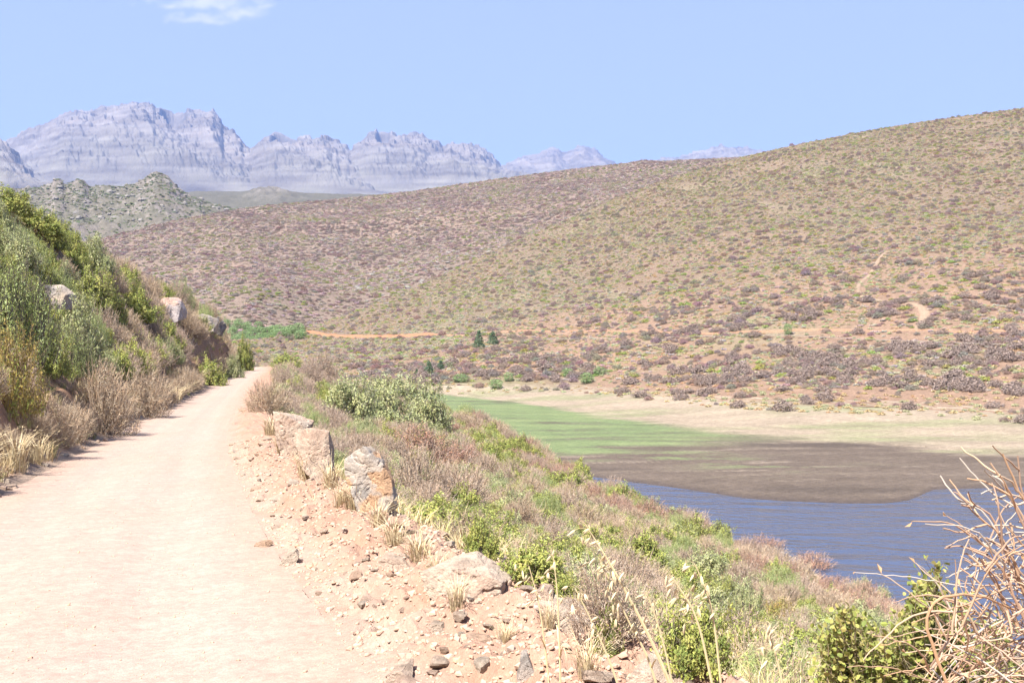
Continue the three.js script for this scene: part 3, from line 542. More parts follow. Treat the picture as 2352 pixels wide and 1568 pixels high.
const kinds = {
  olive: { name: 'olive_shrub', variants: [1, 2, 3].map(i => shrub({ seed: 10 + i, twigs: 330, leaves: 16, L: .08, W: .046, len: .26, up: .4, cols: OLIVE, inner: .55, lump: .65, stemCol: [.16, .13, .09] })) },
  grey: { name: 'grey_green_shrub', variants: [1, 2, 3].map(i => shrub({ seed: 20 + i, twigs: 420, leaves: 15, L: .07, W: .034, len: .2, up: .35, cols: GREY, inner: .6, lump: .75, stemCol: [.17, .15, .13] })) },
  green: { name: 'green_shrub', variants: [1, 2].map(i => shrub({ seed: 30 + i, twigs: 360, leaves: 15, L: .075, W: .042, len: .26, up: .4, cols: GREEN, inner: .55, lump: .75, stemCol: [.15, .12, .1] })) },
  spike: { name: 'bushy_evergreen_shrub', variants: [1].map(i => shrub({ seed: 41, twigs: 560, leaves: 20, L: .055, W: .016, len: .26, up: .6, cols: SPIKE, inner: .45, lump: .5, spikes: .4, stemCol: [.12, .1, .08], spray: .02 })) },
  dry: { name: 'dry_twiggy_shrub', variants: [1, 2, 3].map(i => shrub({ seed: 50 + i, twigs: 380, leaves: 7, L: .045, W: .02, len: .36, up: .3, cols: DRY, inner: .3, lump: .4, subs: 4, stemCol: [.33, .25, .19], tw: .008 })) },
  red: { name: 'red_brown_shrub', variants: [1, 2].map(i => shrub({ seed: 60 + i, twigs: 380, leaves: 10, L: .045, W: .022, len: .32, up: .35, cols: REDDRY, inner: .35, lump: .45, subs: 3, stemCol: [.29, .2, .155], tw: .007 })) },
  pale: { name: 'straw_brown_shrub', variants: [1, 2, 3].map(i => shrub({ seed: 70 + i, twigs: 420, leaves: 7, L: .05, W: .018, len: .36, up: .35, cols: PALE, inner: .3, lump: .35, subs: 4, stemCol: [.38, .29, .2], tw: .008 })) },
  gold: { name: 'golden_shrub', variants: [1].map(i => shrub({ seed: 81, twigs: 330, leaves: 14, L: .07, W: .03, len: .3, up: .5, cols: GOLD.concat(OLIVE.slice(0, 1)), lump: .4, stemCol: [.2, .15, .08] })) },
  lime: { name: 'lime_green_shrub', variants: [1, 2].map(i => shrub({ seed: 90 + i, twigs: 420, leaves: 12, L: .09, W: .016, len: .3, up: .8, cols: LIME, inner: .35, lump: .35, stemCol: [.25, .27, .12], spray: .015 })) },
  straw: { name: 'straw_grass_tuft', variants: [1, 2, 3].map(i => ({ foliage: tuft(100 + i, 120, STRAW, .9, .008, true) })) },
};
const zone = ([l, g], z) => [`${l}, ${z}`, `${g}, ${z}`];
function plant(kind, v, pos, w, h, turn, label, group, cat, name) {   // w, h: full width and height in metres
  const K = kinds[kind], P = K.variants[v % K.variants.length], tuftLike = !P.stem; let o;
  if (tuftLike) { o = new THREE.Mesh(P.foliage, dryM); o.scale.set(w, h, w); }
  else {
    o = new THREE.Group();
    const s = new THREE.Mesh(P.stem, stemM), f = new THREE.Mesh(P.foliage, ['dry', 'red', 'pale'].includes(kind) ? dryM : leafM);
    s.name = 'stem'; f.name = 'foliage'; o.add(s, f); o.scale.set(w / 2, h, w / 2);
  }
  o.position.copy(pos); o.rotation.y = turn;
  return put(o, name ?? K.name, label, cat ?? (tuftLike ? 'grass' : 'shrub'), group);
}
let pv = 0;
function shrubAt(kind, px, py, wpx, hpx, label, group) {
  const p = hit(px, py); if (!p) return;
  const d = -p.z, w = wpx / F * d, h = hpx / F * d; placed.push([p.x, d, w / 2]); p.y -= h * .04;
  plant(kind, pv++, p, w * 1.08, h * 1.05, pv * 1.7, label, group);
}
// slope between road and lake
shrubAt('grey', 800, 968, 150, 112, 'grey-green bush, left lobe of the big clump beside the road stones');
shrubAt('grey', 880, 978, 140, 92, 'grey-green bush in the middle of the big clump below the road');
shrubAt('grey', 985, 995, 130, 112, 'grey-green bush at the lake end of the big clump, against the green flat');
shrubAt('grey', 900, 925, 150, 70, 'pale grey-green bush at the back of the big clump');
shrubAt('green', 745, 930, 70, 50, 'small green bush at the road side of the big grey-green clump');
shrubAt('olive', 655, 852, 88, 40, 'low yellow-green bush by the far bend of the road');
shrubAt('olive', 675, 908, 66, 42, 'small yellow-green bush between the brown shrub and the grey-green clump');
shrubAt('dry', 735, 880, 90, 62, 'grey-brown bare shrub behind the yellow-green bush near the bend');
shrubAt('pale', 615, 945, 105, 66, 'rounded brown twiggy shrub on the right edge of the road');
shrubAt('lime', 655, 975, 70, 36, 'lime green clump behind the far standing slab');
shrubAt('lime', 715, 985, 80, 40, 'lime green clump between the far slab and the grey-green bushes');
shrubAt('lime', 800, 1012, 60, 36, 'lime green clump just above the pointed boulder');
shrubAt('lime', 855, 1018, 66, 34, 'lime green clump at the foot of the grey-green clump');
shrubAt('red', 965, 1060, 170, 82, 'wide red-brown shrub below the grey-green clump');
shrubAt('red', 1060, 1075, 120, 62, 'red-brown shrub at the edge over the muddy flat');
shrubAt('dry', 960, 1150, 150, 120, 'tall grey-brown twiggy shrub just right of the pointed boulder');
shrubAt('dry', 1060, 1160, 150, 92, 'grey-brown twiggy shrub behind the boulder side yellow bush');
shrubAt('pale', 1180, 1180, 90, 66, 'brown bushy shrub standing out above the dry slope');
shrubAt('lime', 1285, 1228, 92, 44, 'pale lime green cushion in the middle of the slope');
shrubAt('olive', 1010, 1208, 78, 66, 'yellow-green bush behind the boulder and the oat stalks');
shrubAt('olive', 1105, 1282, 100, 88, 'bright yellow-green bush just beyond the rubble lip');
shrubAt('olive', 1225, 1335, 170, 92, 'broad yellow-green bush along the edge of the rubble lip');
shrubAt('olive', 1300, 1130, 110, 50, 'yellow-green bush at the water edge below the mud point');
shrubAt('red', 1490, 1200, 95, 52, 'dark red-brown shrub on the waterline');
shrubAt('green', 1595, 1240, 76, 56, 'dark green bush on the waterline, its left shoot tall');
shrubAt('green', 1655, 1248, 80, 52, 'dark green bush on the waterline beside the red-brown fringe');
shrubAt('red', 1760, 1272, 90, 40, 'faded red-brown fringe shrub at the water, nearer the green pair');
shrubAt('red', 1870, 1318, 110, 46, 'faded red-brown fringe shrub at the water, farther down the slope');
shrubAt('dry', 1400, 1462, 200, 150, 'big dark grey-brown dead shrub behind the oat stalks');
shrubAt('olive', 1475, 1305, 130, 76, 'yellow-green bush above the big dead shrub');
shrubAt('grey', 1625, 1335, 130, 78, 'pale grey-green bush in the middle of the lower slope');
shrubAt('green', 1662, 1402, 66, 82, 'fresh green upright bush beside the round grey bush');
shrubAt('grey', 1722, 1432, 82, 96, 'round pale grey bush with bare dark stems');
shrubAt('olive', 1600, 1540, 170, 160, 'large yellow-green bush behind the right-hand oat stalks');
shrubAt('olive', 1710, 1530, 120, 96, 'yellow-green bush between the large bush and the lower grassy slope');
shrubAt('gold', 1795, 1438, 90, 60, 'golden ochre shrub on the lower slope');
shrubAt('lime', 1865, 1432, 80, 40, 'rounded lime green cushion right of the golden shrub');
shrubAt('lime', 1790, 1350, 90, 44, 'straw-lime cushion above the golden shrub');
shrubAt('grey', 1985, 1370, 58, 40, 'small pale round bush on the waterline, left of two');
shrubAt('grey', 2032, 1388, 52, 44, 'small pale round bush on the waterline, right of two');
shrubAt('olive', 1300, 1395, 90, 70, 'yellow-green bush peeping over the pale rock slabs');
shrubAt('olive', 1395, 1500, 70, 110, 'narrow yellow-green bush against the end of the pale slab');
shrubAt('lime', 1500, 1215, 60, 36, 'small lime cushion near the red-brown waterline shrub');
// bank left of the road
shrubAt('olive', 20, 490, 120, 60, 'yellow-green bush at the top of the bank by the picture edge');
shrubAt('olive', 90, 540, 130, 52, 'yellow-green bush on the bank skyline under the rocky hill');
shrubAt('grey', 40, 645, 120, 116, 'tall grey-green bush above the dark evergreen');
shrubAt('grey', 212, 622, 100, 84, 'rounded pale-topped bush standing on the bank skyline');
shrubAt('green', 212, 705, 110, 96, 'leafy green bush right of the pale bank boulder');
shrubAt('green', 262, 752, 80, 86, 'narrow leafy green bush on the bank edge');
shrubAt('spike', 25, 820, 190, 215, 'big dark evergreen bush with pale upright tips');
shrubAt('grey', 185, 832, 120, 146, 'grey-green bush hanging over the red earth cut');
shrubAt('green', 110, 862, 120, 120, 'shaded dark green bush under the bank boulder');
shrubAt('spike', 165, 862, 90, 110, 'pale-tipped evergreen bush over the cut, right of the dark one');
shrubAt('gold', 25, 950, 130, 190, 'large yellow-olive bush at the left edge above the road');
shrubAt('pale', 235, 998, 140, 150, 'pale dry brush spilling over the road edge');
shrubAt('pale', 130, 1020, 110, 90, 'straw and olive brush between the yellow bush and the dry brush');
shrubAt('pale', 330, 955, 110, 96, 'brown dry brush at the road edge beyond the leaning twigs');
shrubAt('straw', 35, 1078, 90, 110, 'pale straw tuft at the left edge of the road');
shrubAt('straw', 85, 1062, 70, 80, 'pale straw tuft next to the first one by the road');
shrubAt('olive', 310, 738, 110, 60, 'yellow-green bush on the bank left of the pink boulder');
shrubAt('olive', 482, 885, 74, 64, 'yellow-green bush at the left road edge before the bend');
shrubAt('grey', 535, 868, 50, 56, 'small grey-green bush at the left road edge near the bend');
shrubAt('olive', 562, 852, 46, 76, 'upright yellow-green bush where the road disappears');
shrubAt('straw', 395, 922, 80, 46, 'straw tuft at the left road edge, halfway to the bend');
shrubAt('lime', 445, 715, 40, 34, 'bright green sprig beside the pink boulder');
// the rest of both slopes: a mixed cover
const left = (s, d) => roadR(d) - roadW(d) - s / .96, right = (s, d) => roadR(d) + s / .96;
const FILL = {
  dry: ['grey-brown dry shrub of the lakeside slope', 'dry shrubs on the lakeside slope'], red: ['red-brown shrub low on the lakeside slope', 'red-brown shrubs near the water'],
  pale: ['straw-brown twiggy shrub on the lakeside slope', 'straw-brown shrubs on the lakeside slope'], olive: ['small yellow-green bush scattered on the lakeside slope', 'yellow-green bushes on the lakeside slope'],
  lime: ['small lime green cushion scattered on the lakeside slope', 'lime cushions on the lakeside slope'], grey: ['small grey-green bush scattered on the lakeside slope', 'grey-green bushes on the lakeside slope'],
};
const FILLB = {
  dry: ['grey-brown dry shrub on the bank above the road', 'dry shrubs on the roadside bank'], pale: ['straw-brown twiggy shrub on the bank above the road', 'straw-brown shrubs on the roadside bank'],
  olive: ['small yellow-green bush scattered on the roadside bank', 'yellow-green bushes on the roadside bank'], grey: ['small grey-green bush scattered on the roadside bank', 'grey-green bushes on the roadside bank'],
  green: ['leafy green bush scattered on the roadside bank', 'green bushes on the roadside bank'], straw: ['pale straw tuft at the foot of the roadside bank', 'straw tufts at the foot of the bank'], lime: ['small lime green cushion on the roadside bank', 'lime cushions on the roadside bank'],
};
{
  const R = rng(77), cnt = {};
  for (let d = 5.5; d < 118; ) {
    const step = .55 + d * .0135;
    for (let s = 2.5 + R() * .4; s < 23; s += step * (.8 + R() * .5)) {
      const dd = d + (R() - .5) * step, x = right(s, dd) + (R() - .5) * .3, px = pxOf(x, dd); if (px < -60 || px > 2420) continue;
      const n = fbm(x * .16, dd * .16, 11, 3), q = R(), lowS = s > 17;
      let k = q < .17 + n * .6 ? 'dry' : q < .40 ? 'pale' : q < .66 ? 'olive' : q < .85 ? 'lime' : 'grey';
      if (lowS && R() < .3) k = 'red'; if (s < 6 && k === 'olive' && dd > 30) k = 'dry';
      const w = step * (.9 + R() * .8) * (k === 'lime' ? .8 : 1), h = w * (.36 + R() * .3);
      if (H(x, dd) < .15 || !free(x, dd, w / 2)) continue;
      cnt[k] = (cnt[k] || 0) + 1; if (cnt[k] > 290) continue;
      plant(k, Math.floor(R() * 3), at(x, dd, -h * .05), w, h, R() * 6.28, ...zone(FILL[k], s > 17 ? 'close to the waterline' : dd < 13 ? 'just below the rubble lip' : dd > 55 ? 'towards the green flat' : s < 8 ? 'on the upper slope behind the boulders' : 'halfway down to the water'));
    }
    d += step * .95;
  }
  console.log('slope', JSON.stringify(cnt));
  const cb = {};
  for (let d = 15; d < 132; ) {
    const step = .62 + d * .0125;
    for (let s = .5 + R() * .3; s < 16; s += step * (.75 + R() * .5)) {
      const dd = d + (R() - .5) * step, x = left(s, dd), px = pxOf(x, dd); if (px < -120 || px > 640) continue;
      const n = fbm(x * .13, dd * .13, 21, 3), q = R() + n * .9;
      let k = s < 1 ? (R() < .45 ? 'straw' : 'pale') : q < .36 ? 'pale' : q < .54 ? 'dry' : q < .72 ? 'olive' : q < .84 ? 'green' : q < .95 ? 'grey' : 'lime';
      if (px > 250 && k === 'green') k = 'pale'; if (px > 300 && k === 'grey') k = 'dry'; if (px > 420 && k === 'dry') k = 'pale'; if (px < 200 && s > 2.5 && (k === 'pale' || k === 'dry') && R() < (px < 120 ? .95 : .65)) k = R() < .4 ? 'green' : R() < .6 ? 'olive' : 'grey';
      const w = step * (1.0 + R() * .8) * (s < 1 ? .75 : 1), h = w * (.55 + R() * .35);
      if (!free(x, dd, w / 2)) continue;
      cb[k] = (cb[k] || 0) + 1; if (cb[k] > 290) continue;
      plant(k, Math.floor(R() * 3), at(x, dd, -h * .05), w, h, R() * 6.28, ...zone(FILLB[k], s < 1.8 ? 'right beside the track' : dd > 70 ? 'at the far end near the bend' : s > 7 ? 'high up near the skyline' : 'halfway up'), null, { pale: 'dry_brush', dry: 'bare_shrub' }[k]);
    }
    d += step * .95;
  }
  console.log('bank', JSON.stringify(cb));
}
function scatter(name, label, cat, geo, m, list) {   // uncountable ground cover: one object
  const I = new THREE.InstancedMesh(geo, m, list.length), M = new THREE.Matrix4(), Q = new THREE.Quaternion(), E = new THREE.Euler();
  list.forEach(([p, sx, sy, turn, col, tilt = 0], i) => { M.compose(p, Q.setFromEuler(E.set(tilt, turn, tilt * .7)), V(sx, sy, sx)); I.setMatrixAt(i, M); if (col) I.setColorAt(i, col); });
  return put(I, name, label, cat, null, 'stuff');
}
{
  const R = rng(91), list = [];
  for (let i = 0; i < 15000; i++) {
    const d = 4.5 * Math.pow(30, R()), lf = R() < .45, s = lf ? .25 + R() * 13 : 1.9 + Math.pow(R(), 1.3) * 19, x = lf ? left(s, d) : right(s, d), px = pxOf(x, d); if (px < -80 || px > 2440 || (lf && d < 12)) continue;
    const h = (.16 + R() * .26) * (1 + d * .008), t = .8 + R() * .35, y = H(x, d); if (y < .1) continue;
    const g = R(); list.push([V(x, y, -d), h * (1 + R() * .5), h, R() * 6.28, g < .7 ? C(t, t * .97, t * .9) : C(t * .62, t * .78, t * .5)]);
  }
  scatter('dry_grass', 'short dry grass growing between the shrubs on both slopes', 'grass', tuft(201, 40, STRAW, .8, .007), dryM, list);
}
// ---------------------------------------------------------------- far vegetation
function farShrub(seed, n, size, cols, flat = .75) {   // radius 1: loose small faces over a lumpy dome
  const R = rng(seed), g = new Geo();
  for (let i = 0; i < n; i++) {
    const az = R() * 6.283, el = Math.asin(Math.pow(R(), .8)), dir = [Math.cos(az) * Math.cos(el), Math.sin(el), Math.sin(az) * Math.cos(el)];
    const f = .8 + .6 * fbm(dir[0] * 1.7 + seed, dir[1] * 1.7, dir[2] * 1.7, 2), k = f * (.45 + .55 * Math.pow(R(), .4)), p = [dir[0] * k, dir[1] * k * flat, dir[2] * k], r = rv(R), r4 = rv(R), nn = nrm([dir[0] * .5 + r4[0] * .75, dir[1] * .5 + .3 + r4[1] * .75, dir[2] * .5 + r4[2] * .75]), d = nrm(crs(nn, r));
    g.leaf([p[0] - d[0] * size * .5, Math.max(-.05, p[1] - d[1] * size * .5), p[2] - d[2] * size * .5], d, crs(nn, d), size * (.7 + R() * .6), size * .55, .2, J(R, cols[Math.floor(R() * cols.length)], .18));
  }
  return g.build();
}
const FDARK = BR(1.4, [[.165, .128, .11], [.2, .155, .128], [.135, .108, .097]]), FPALE = BR(1.3, [[.25, .25, .145], [.29, .285, .175], [.23, .22, .125]]), FSTRAW = BR(1.15, [[.36, .29, .17], [.32, .25, .13], [.38, .27, .13]]), FOLIVE = BR(1.5, [[.17, .19, .06], [.2, .215, .07], [.13, .15, .05]]), FGREY = BR(1.6, [[.24, .2, .17], [.28, .235, .2], [.2, .17, .15]]);
const far = { dark: [1, 2, 3].map(i => farShrub(300 + i, 800, .13, FDARK)), pale: [1, 2].map(i => farShrub(320 + i, 170, .3, FPALE)), straw: [1].map(i => farShrub(340, 110, .36, FSTRAW)), olive: [1, 2].map(i => farShrub(350 + i, 260, .24, FOLIVE)), grey: [1].map(i => farShrub(360, 130, .34, FGREY)) };
const farM = mat({ vertexColors: true, roughness: 1 });
const farInfo = {
  dark: ['dark_shrub', 'dark brown shrub on the far hillside', 'dark shrubs on the far hillside'],
  pale: ['pale_green_shrub', 'small pale green shrub on far hillside', 'pale green shrubs on the far hillside'],
  straw: ['golden_tuft', 'small ochre tuft on far shore', 'ochre tufts on the far shore'],
};
{
  const R = rng(123), ind = { dark: [], pale: [], straw: [] }, mass = { dark: [], pale: [], straw: [], olive: [], grey: [] };
  let tries = 0, made = 0;
  while (made < 68000 && tries++ < 400000) {
    // even cover over the ground
    const d = Math.sqrt(mix(98 * 98, 455 * 455, R())), px = mix(480, 2480, R()), x = xOf(px, d), dt = toeD(px), dr = ridgeAD(px);
    if (d < dt - 5 || d > dr + 4) continue;
    const t = (d - dt) / (dr - dt), a = fbm(x * .02, d * .02, 7, 3), b = fbm(x * .09, d * .09, 13, 3), low = 1 - ss(.08, .36, t);
    const u = R();
    let k, size;
    if (fbm(x * .045, d * .045, 29, 3) < -.2 && R() < .6) continue;
    const pd = (.10 + .28 * low) * ss(-.35, .25, b) + .06;
    if (t < .03) { if (R() > .5) continue; k = u < .55 ? 'straw' : u < .85 ? 'pale' : 'dark'; }
    else k = u < pd ? 'dark' : u < .55 + a * .5 ? 'pale' : u < .8 ? 'straw' : u < .83 ? 'olive' : 'grey';
    if (inPath(x, d)) continue;
    if (k === 'dark') size = (.4 + R() * R() * 1.5) * mix(.8, 1.05, low); else if (k === 'pale') size = .22 + R() * .4; else if (k === 'straw') size = .2 + R() * .35; else if (k === 'olive') size = .5 + R() * .6; else size = .25 + R() * .45;
    made++;
    const y = valleyH(x, d), p = V(x, y, -d), q = [p, size, size * (k === 'dark' ? .8 + R() * .4 : .75), R() * 6.28, C(.85 + R() * .3, .85 + R() * .3, .85 + R() * .3), size / d, k];
    if (ind[k]) ind[k].push(q); else mass[k].push(q);
  }
  for (const k in ind) {
    ind[k].sort((a, b) => b[5] - a[5]);
    const lim = k === 'straw' ? 160 : 300;
    ind[k].slice(0, lim).forEach((q, i) => { const o = new THREE.Mesh(far[k][i % far[k].length], farM); o.position.copy(q[0]); o.scale.set(q[1], q[2], q[1]); o.rotation.y = q[3]; const px = pxOf(q[0].x, -q[0].z), py = HY + (CAM - q[0].y) / -q[0].z * F, z = (py > 770 ? 'below the dirt track' : 'above the dirt track') + (px < 1180 ? ', left of the evergreen pair' : px < 1700 ? ', middle of the hill foot' : ', right part by the footpath'); put(o, farInfo[k][0], `${farInfo[k][1]}, ${z}`, k === 'straw' ? 'grass' : 'shrub', `${farInfo[k][2]}, ${z}`); });
    mass[k].push(...ind[k].slice(lim));
  }
  const ml = { dark: 'small dark shrubs thick over the far hillside', pale: 'pale green scrub covering the far hillside', straw: 'dry ochre tufts covering the far hillside', olive: 'olive scrub sprinkled over the far hillside', grey: 'grey twiggy scrub covering the far hillside' };
  for (const k in mass) { const g = mass[k]; if (g.length) scatter(`${k === 'straw' ? 'ochre' : k === 'pale' ? 'pale_green' : k}_scrub`, ml[k], 'scrub', far[k][0], farM, g); }
  console.log('hill', made, tries, ind.dark.length, ind.pale.length);
}
{ // scrub of the hillside behind
  const R = rng(223), L = { dark: [], grey: [], pale: [], olive: [] };
  for (let i = 0, n = 0; i < 400000 && n < 52000; i++) {
    const d = Math.sqrt(mix(250 * 250, 1010 * 1010, R())), px = mix(150, 1780, R()); if (d > ridgeBD(px) + 3) continue;
    if (px > 700 && HY - (backH(xOf(px, d), d) - CAM) / d * F > ridgeA(px) + 8) continue;
    if (d < toeB(px) + 2) continue;
    const x = xOf(px, d), u = R() + fbm(x * .02, d * .02, 3, 3) * .8, k = u < .30 ? 'dark' : u < .76 ? 'grey' : u < .95 ? 'pale' : 'olive', s = (k === 'dark' ? .5 + R() * R() * 1.6 : .4 + R() * .8) * (1 + d / 2200); n++;
    L[k].push([V(x, backH(x, d), -d), s, s * .75, R() * 6.28, k === 'pale' ? C(.95, .88, .95) : C(.85 + R() * .3, .85 + R() * .25, .85 + R() * .3)]);
  }
  for (const k in L) scatter(`back_hill_${k === 'pale' ? 'pale_green' : k}_scrub`, `${{ dark: 'dark', grey: 'greyish', pale: 'pale green', olive: 'olive' }[k]} scrub covering the reddish hillside behind`, 'scrub', far[k][0], farM, L[k]);
}
{
  const R = rng(501), G = [0, 1, 2, 3, 4, 5].map(i => rockGeo(randPlanes(60 + i, 7, .55 + .1 * (i % 3)), 3, 60 + i * 2.7, .12, twoTone([PINK, PALEROCK, SOIL, GREYROCK.map((v, j) => mix(v, SOIL[j], .75) * 1.1), PALEROCK, ORANGE.map((v, j) => mix(v, PINK[j], .6))][i], i % 2 ? PINK : PALEROCK, i, 2)));
  const stone = (p, s, label, group) => { const o = new THREE.Mesh(G[Math.floor(R() * 6)], rockM); o.position.copy(p); o.scale.set(s * (.8 + R() * .5), s * (.55 + R() * .4), s * (.8 + R() * .4)); o.rotation.set((R() - .5) * .7, R() * 6.28, (R() - .5) * .7); put(o, 'stone', label, 'stone', group); };
  for (let i = 0; i < 285; i++) { const d = 3.9 * Math.pow(8, Math.pow(R(), 1.15)), s = .08 + R() * 1.75, x = right(s, d), z = .018 + R() * R() * R() * .13 + d * .0012; const zn = (s < .7 ? 'at its track side' : s < 1.3 ? 'along its crest' : 'at its outer drop') + (d < 5.6 ? ' at the picture bottom' : d < 8 ? ' by the cream slab' : d < 13 ? ' below the pointed boulder' : ' beside the standing slabs'); stone(at(x, d, z * .12), z, `loose broken stone in the rubble lip, ${zn}`, `stones in the rubble lip, ${zn}`); }
  for (let i = 0; i < 55; i++) { const d = 15.5 * Math.pow(4.5, R()), x = left(-.1 + R() * .55, d), z = .04 + R() * R() * .12; stone(at(x, d, z * .2), z, 'reddish stone fallen at the foot of the roadside bank', 'stones under the bank'); }
  // gravel: too much to count
  const gl = [], pk = rockGeo([[.9, .3, .2, .5], [-.7, .5, .4, .62], [.1, .9, -.3, .45], [-.2, .4, -.9, .6], [.3, -.8, .4, .5], [.2, .3, .9, .66], [-.6, -.6, -.4, .7]], 2, 3, .12, () => [1, 1, 1]), pm = mat({ vertexColors: true });
  for (let i = 0; i < 16000; i++) {
    const d = 4.2 * Math.pow(7, Math.pow(R(), 1.25)), onRoad = R() < .3, w = roadW(d), s = onRoad ? 0 : Math.pow(R(), .8) * 1.9, x = onRoad ? roadR(d) - w * R() : right(s, d); if (pxOf(x, d) < -20) continue;
    const c0 = [PINK, PALEROCK, GREYROCK, ORANGE, PINK, SOIL][Math.floor(R() * 6)], mx = R() * .6, c = SOIL.map((a, j) => mix(a, c0[j], mx)), v = .88 + R() * .22, sz = (onRoad ? .003 + R() * R() * R() * .014 : .005 + R() * R() * .026) * (1 + d * .02);
    gl.push([at(x, d, sz * .25), sz, sz * .7, R() * 6.28, C(c[0] * v, c[1] * v, c[2] * v), R() * .8]);
  }
  scatter('gravel', 'loose gravel and clods on the road and its rubble lip', 'gravel', pk, pm, gl);
}
{ // boulders strewn over the rocky hill and the hillside behind
  const R = rng(611), bg = rockGeo(randPlanes(81, 8, .8), 3, 8, .15, twoTone([.27, .245, .21], [.21, .2, .18], 5, 2)), L = [];
  for (let i = 0; i < 1700; i++) { const d = mix(960, 1500, Math.sqrt(R())), px = mix(20, 620, R()), x = xOf(px, d), n = fbm(x * .012, d * .012, 33, 3); if (n < .02 && R() < .75) continue; const s = .8 + R() * R() * R() * 7; L.push([V(x, rockyH(x, d) + s * .1, -d), s, s * (.6 + R() * .6), R() * 6.28, null, R() * .5]); }
  scatter('hill_boulders', 'pale boulders strewn all over the rocky hill', 'rocks', bg, rockM, L);
  const L2 = []; for (let i = 0; i < 1800; i++) { const d = mix(420, 960, R()), px = mix(700, 1700, R()), x = xOf(px, d); if (d > ridgeBD(px) || fbm(x * .012, d * .012, 43, 3) < .05) continue; const s = .4 + R() * R() * 1.6; L2.push([V(x, backH(x, d) + s * .1, -d), s, s * .7, R() * 6.28, null, R() * .5]); }
  scatter('hillside_stones', 'pale stones scattered on the hillside behind', 'rocks', bg, rockM, L2);
  const L3 = [], green = farShrub(370, 90, .45, BR(1.3, [[.14, .16, .08], [.18, .19, .1]])); for (let i = 0; i < 4500; i++) { const d = mix(930, 1495, Math.sqrt(R())), px = mix(10, 640, R()), x = xOf(px, d); const s = .9 + R() * 2.2; L3.push([V(x, rockyH(x, d), -d), s, s * .7, R() * 6.28, C(.85 + R() * .3, .85 + R() * .3, .85 + R() * .3)]); }
  scatter('rocky_hill_scrub', 'grey-green scrub between the boulders of the rocky hill', 'scrub', green, farM, L3);
}
// ---------------------------------------------------------------- trees across the lake
function treeGeo(seed, cols, cone, n = 620) {
  const R = rng(seed), tr = new Geo(), cr = new Geo();
  tr.stick([[0, -.08, 0], [.02, .25, .01], [0, .6, .02], [.01, .92, 0]], .05, .012, [.14, .11, .08], 6);
  for (let i = 0; i < 14; i++) { const a = i * 2.4, y = .15 + i * .05, r = (1 - y) * .32; tr.stick([[0, y, 0], [Math.cos(a) * r, y + .05, Math.sin(a) * r]], .014, .005, [.14, .11, .08]); }
  for (let i = 0; i < n; i++) {
    const y = .06 + Math.pow(R(), 1.1) * .92, pr = cone ? (1 - y) * .46 + .05 : Math.sqrt(Math.max(0, 1 - ((y - .5) / .52) ** 2)) * .46, az = R() * 6.283, lobe = 1 + .45 * fbm(Math.cos(az) * 1.6 + seed, y * 4, Math.sin(az) * 1.6, 3), r = pr * lobe * (.35 + .65 * Math.pow(R(), .5));
    const dir = nrm([Math.cos(az), .45, Math.sin(az)]), r4 = rv(R), nn = nrm([dir[0] * .6 + r4[0] * .6, dir[1] * .6 + r4[1] * .6 + .2, dir[2] * .6 + r4[2] * .6]), d = nrm(crs(nn, rv(R)));
    cr.leaf([Math.cos(az) * r, y, Math.sin(az) * r], d, crs(nn, d), .11 * (.6 + R() * .8), .055, .2, J(R, cols[Math.floor(R() * cols.length)], .2));
  }
  return [tr.build(), cr.build()];
}
const TREE = BR(1.35, [[.075, .12, .065], [.1, .15, .08], [.055, .09, .05]]), GROVE = BR(1.7, [[.12, .175, .07], [.155, .215, .09], [.095, .14, .06]]);
const treeG = [treeGeo(701, TREE, true), treeGeo(702, TREE, true), treeGeo(703, GROVE, false), treeGeo(704, GROVE, false)];
function tree(name, k, p, w, h, turn, label, group, cat = 'tree') { const o = new THREE.Group(), t = new THREE.Mesh(treeG[k][0], stemM), c = new THREE.Mesh(treeG[k][1], leafM); t.name = 'trunk'; c.name = 'crown'; o.add(t, c); o.position.copy(p); o.scale.set(w, h, w); o.rotation.y = turn; return put(o, name, label, cat, group); }
function treeAt(name, k, px, py, wpx, hpx, label, group, cat) { const p = hit(px, py, 95); if (!p) return; const d = -p.z; tree(name, k, p, wpx / F * d, hpx / F * d, px, label, group, cat); }
treeAt('evergreen_tree', 0, 1100, 800, 34, 40, 'dark evergreen tree on the far slope, taller of the pair below the dirt track');
treeAt('evergreen_tree', 1, 1132, 792, 34, 30, 'dark evergreen tree on the far slope, shorter of the pair below the dirt track');
treeAt('evergreen_tree', 1, 985, 863, 34, 32, 'dark evergreen tree low on the shore behind the big grey-green clump');
treeAt('evergreen_tree', 0, 1012, 850, 28, 22, 'smaller evergreen tree just right of the low dark one');
treeAt('evergreen_tree', 0, 957, 866, 16, 18, 'tiny evergreen tree left of the low dark one');
treeAt('green_bush', 2, 1140, 893, 36, 22, 'fresh green bush on the pale far shore', null, 'bush');
treeAt('green_bush', 2, 1168, 876, 26, 20, 'fresh green bush up the slope from the shore bush', null, 'bush');
treeAt('green_bush', 3, 1058, 878, 42, 18, 'low round green bush left of the shore bushes', null, 'bush');
treeAt('green_bush', 3, 1305, 866, 32, 20, 'olive bush at the foot of the far hillside, leftmost of three', null, 'bush');
treeAt('green_bush', 2, 1348, 880, 38, 24, 'olive bush at the foot of the far hillside, lowest of three', null, 'bush');
treeAt('green_bush', 3, 1378, 862, 34, 18, 'olive bush at the foot of the far hillside, rightmost of three', null, 'bush');
treeAt('green_bush', 2, 1810, 772, 24, 26, 'single olive bush standing on the dirt track of the far hillside', null, 'bush');
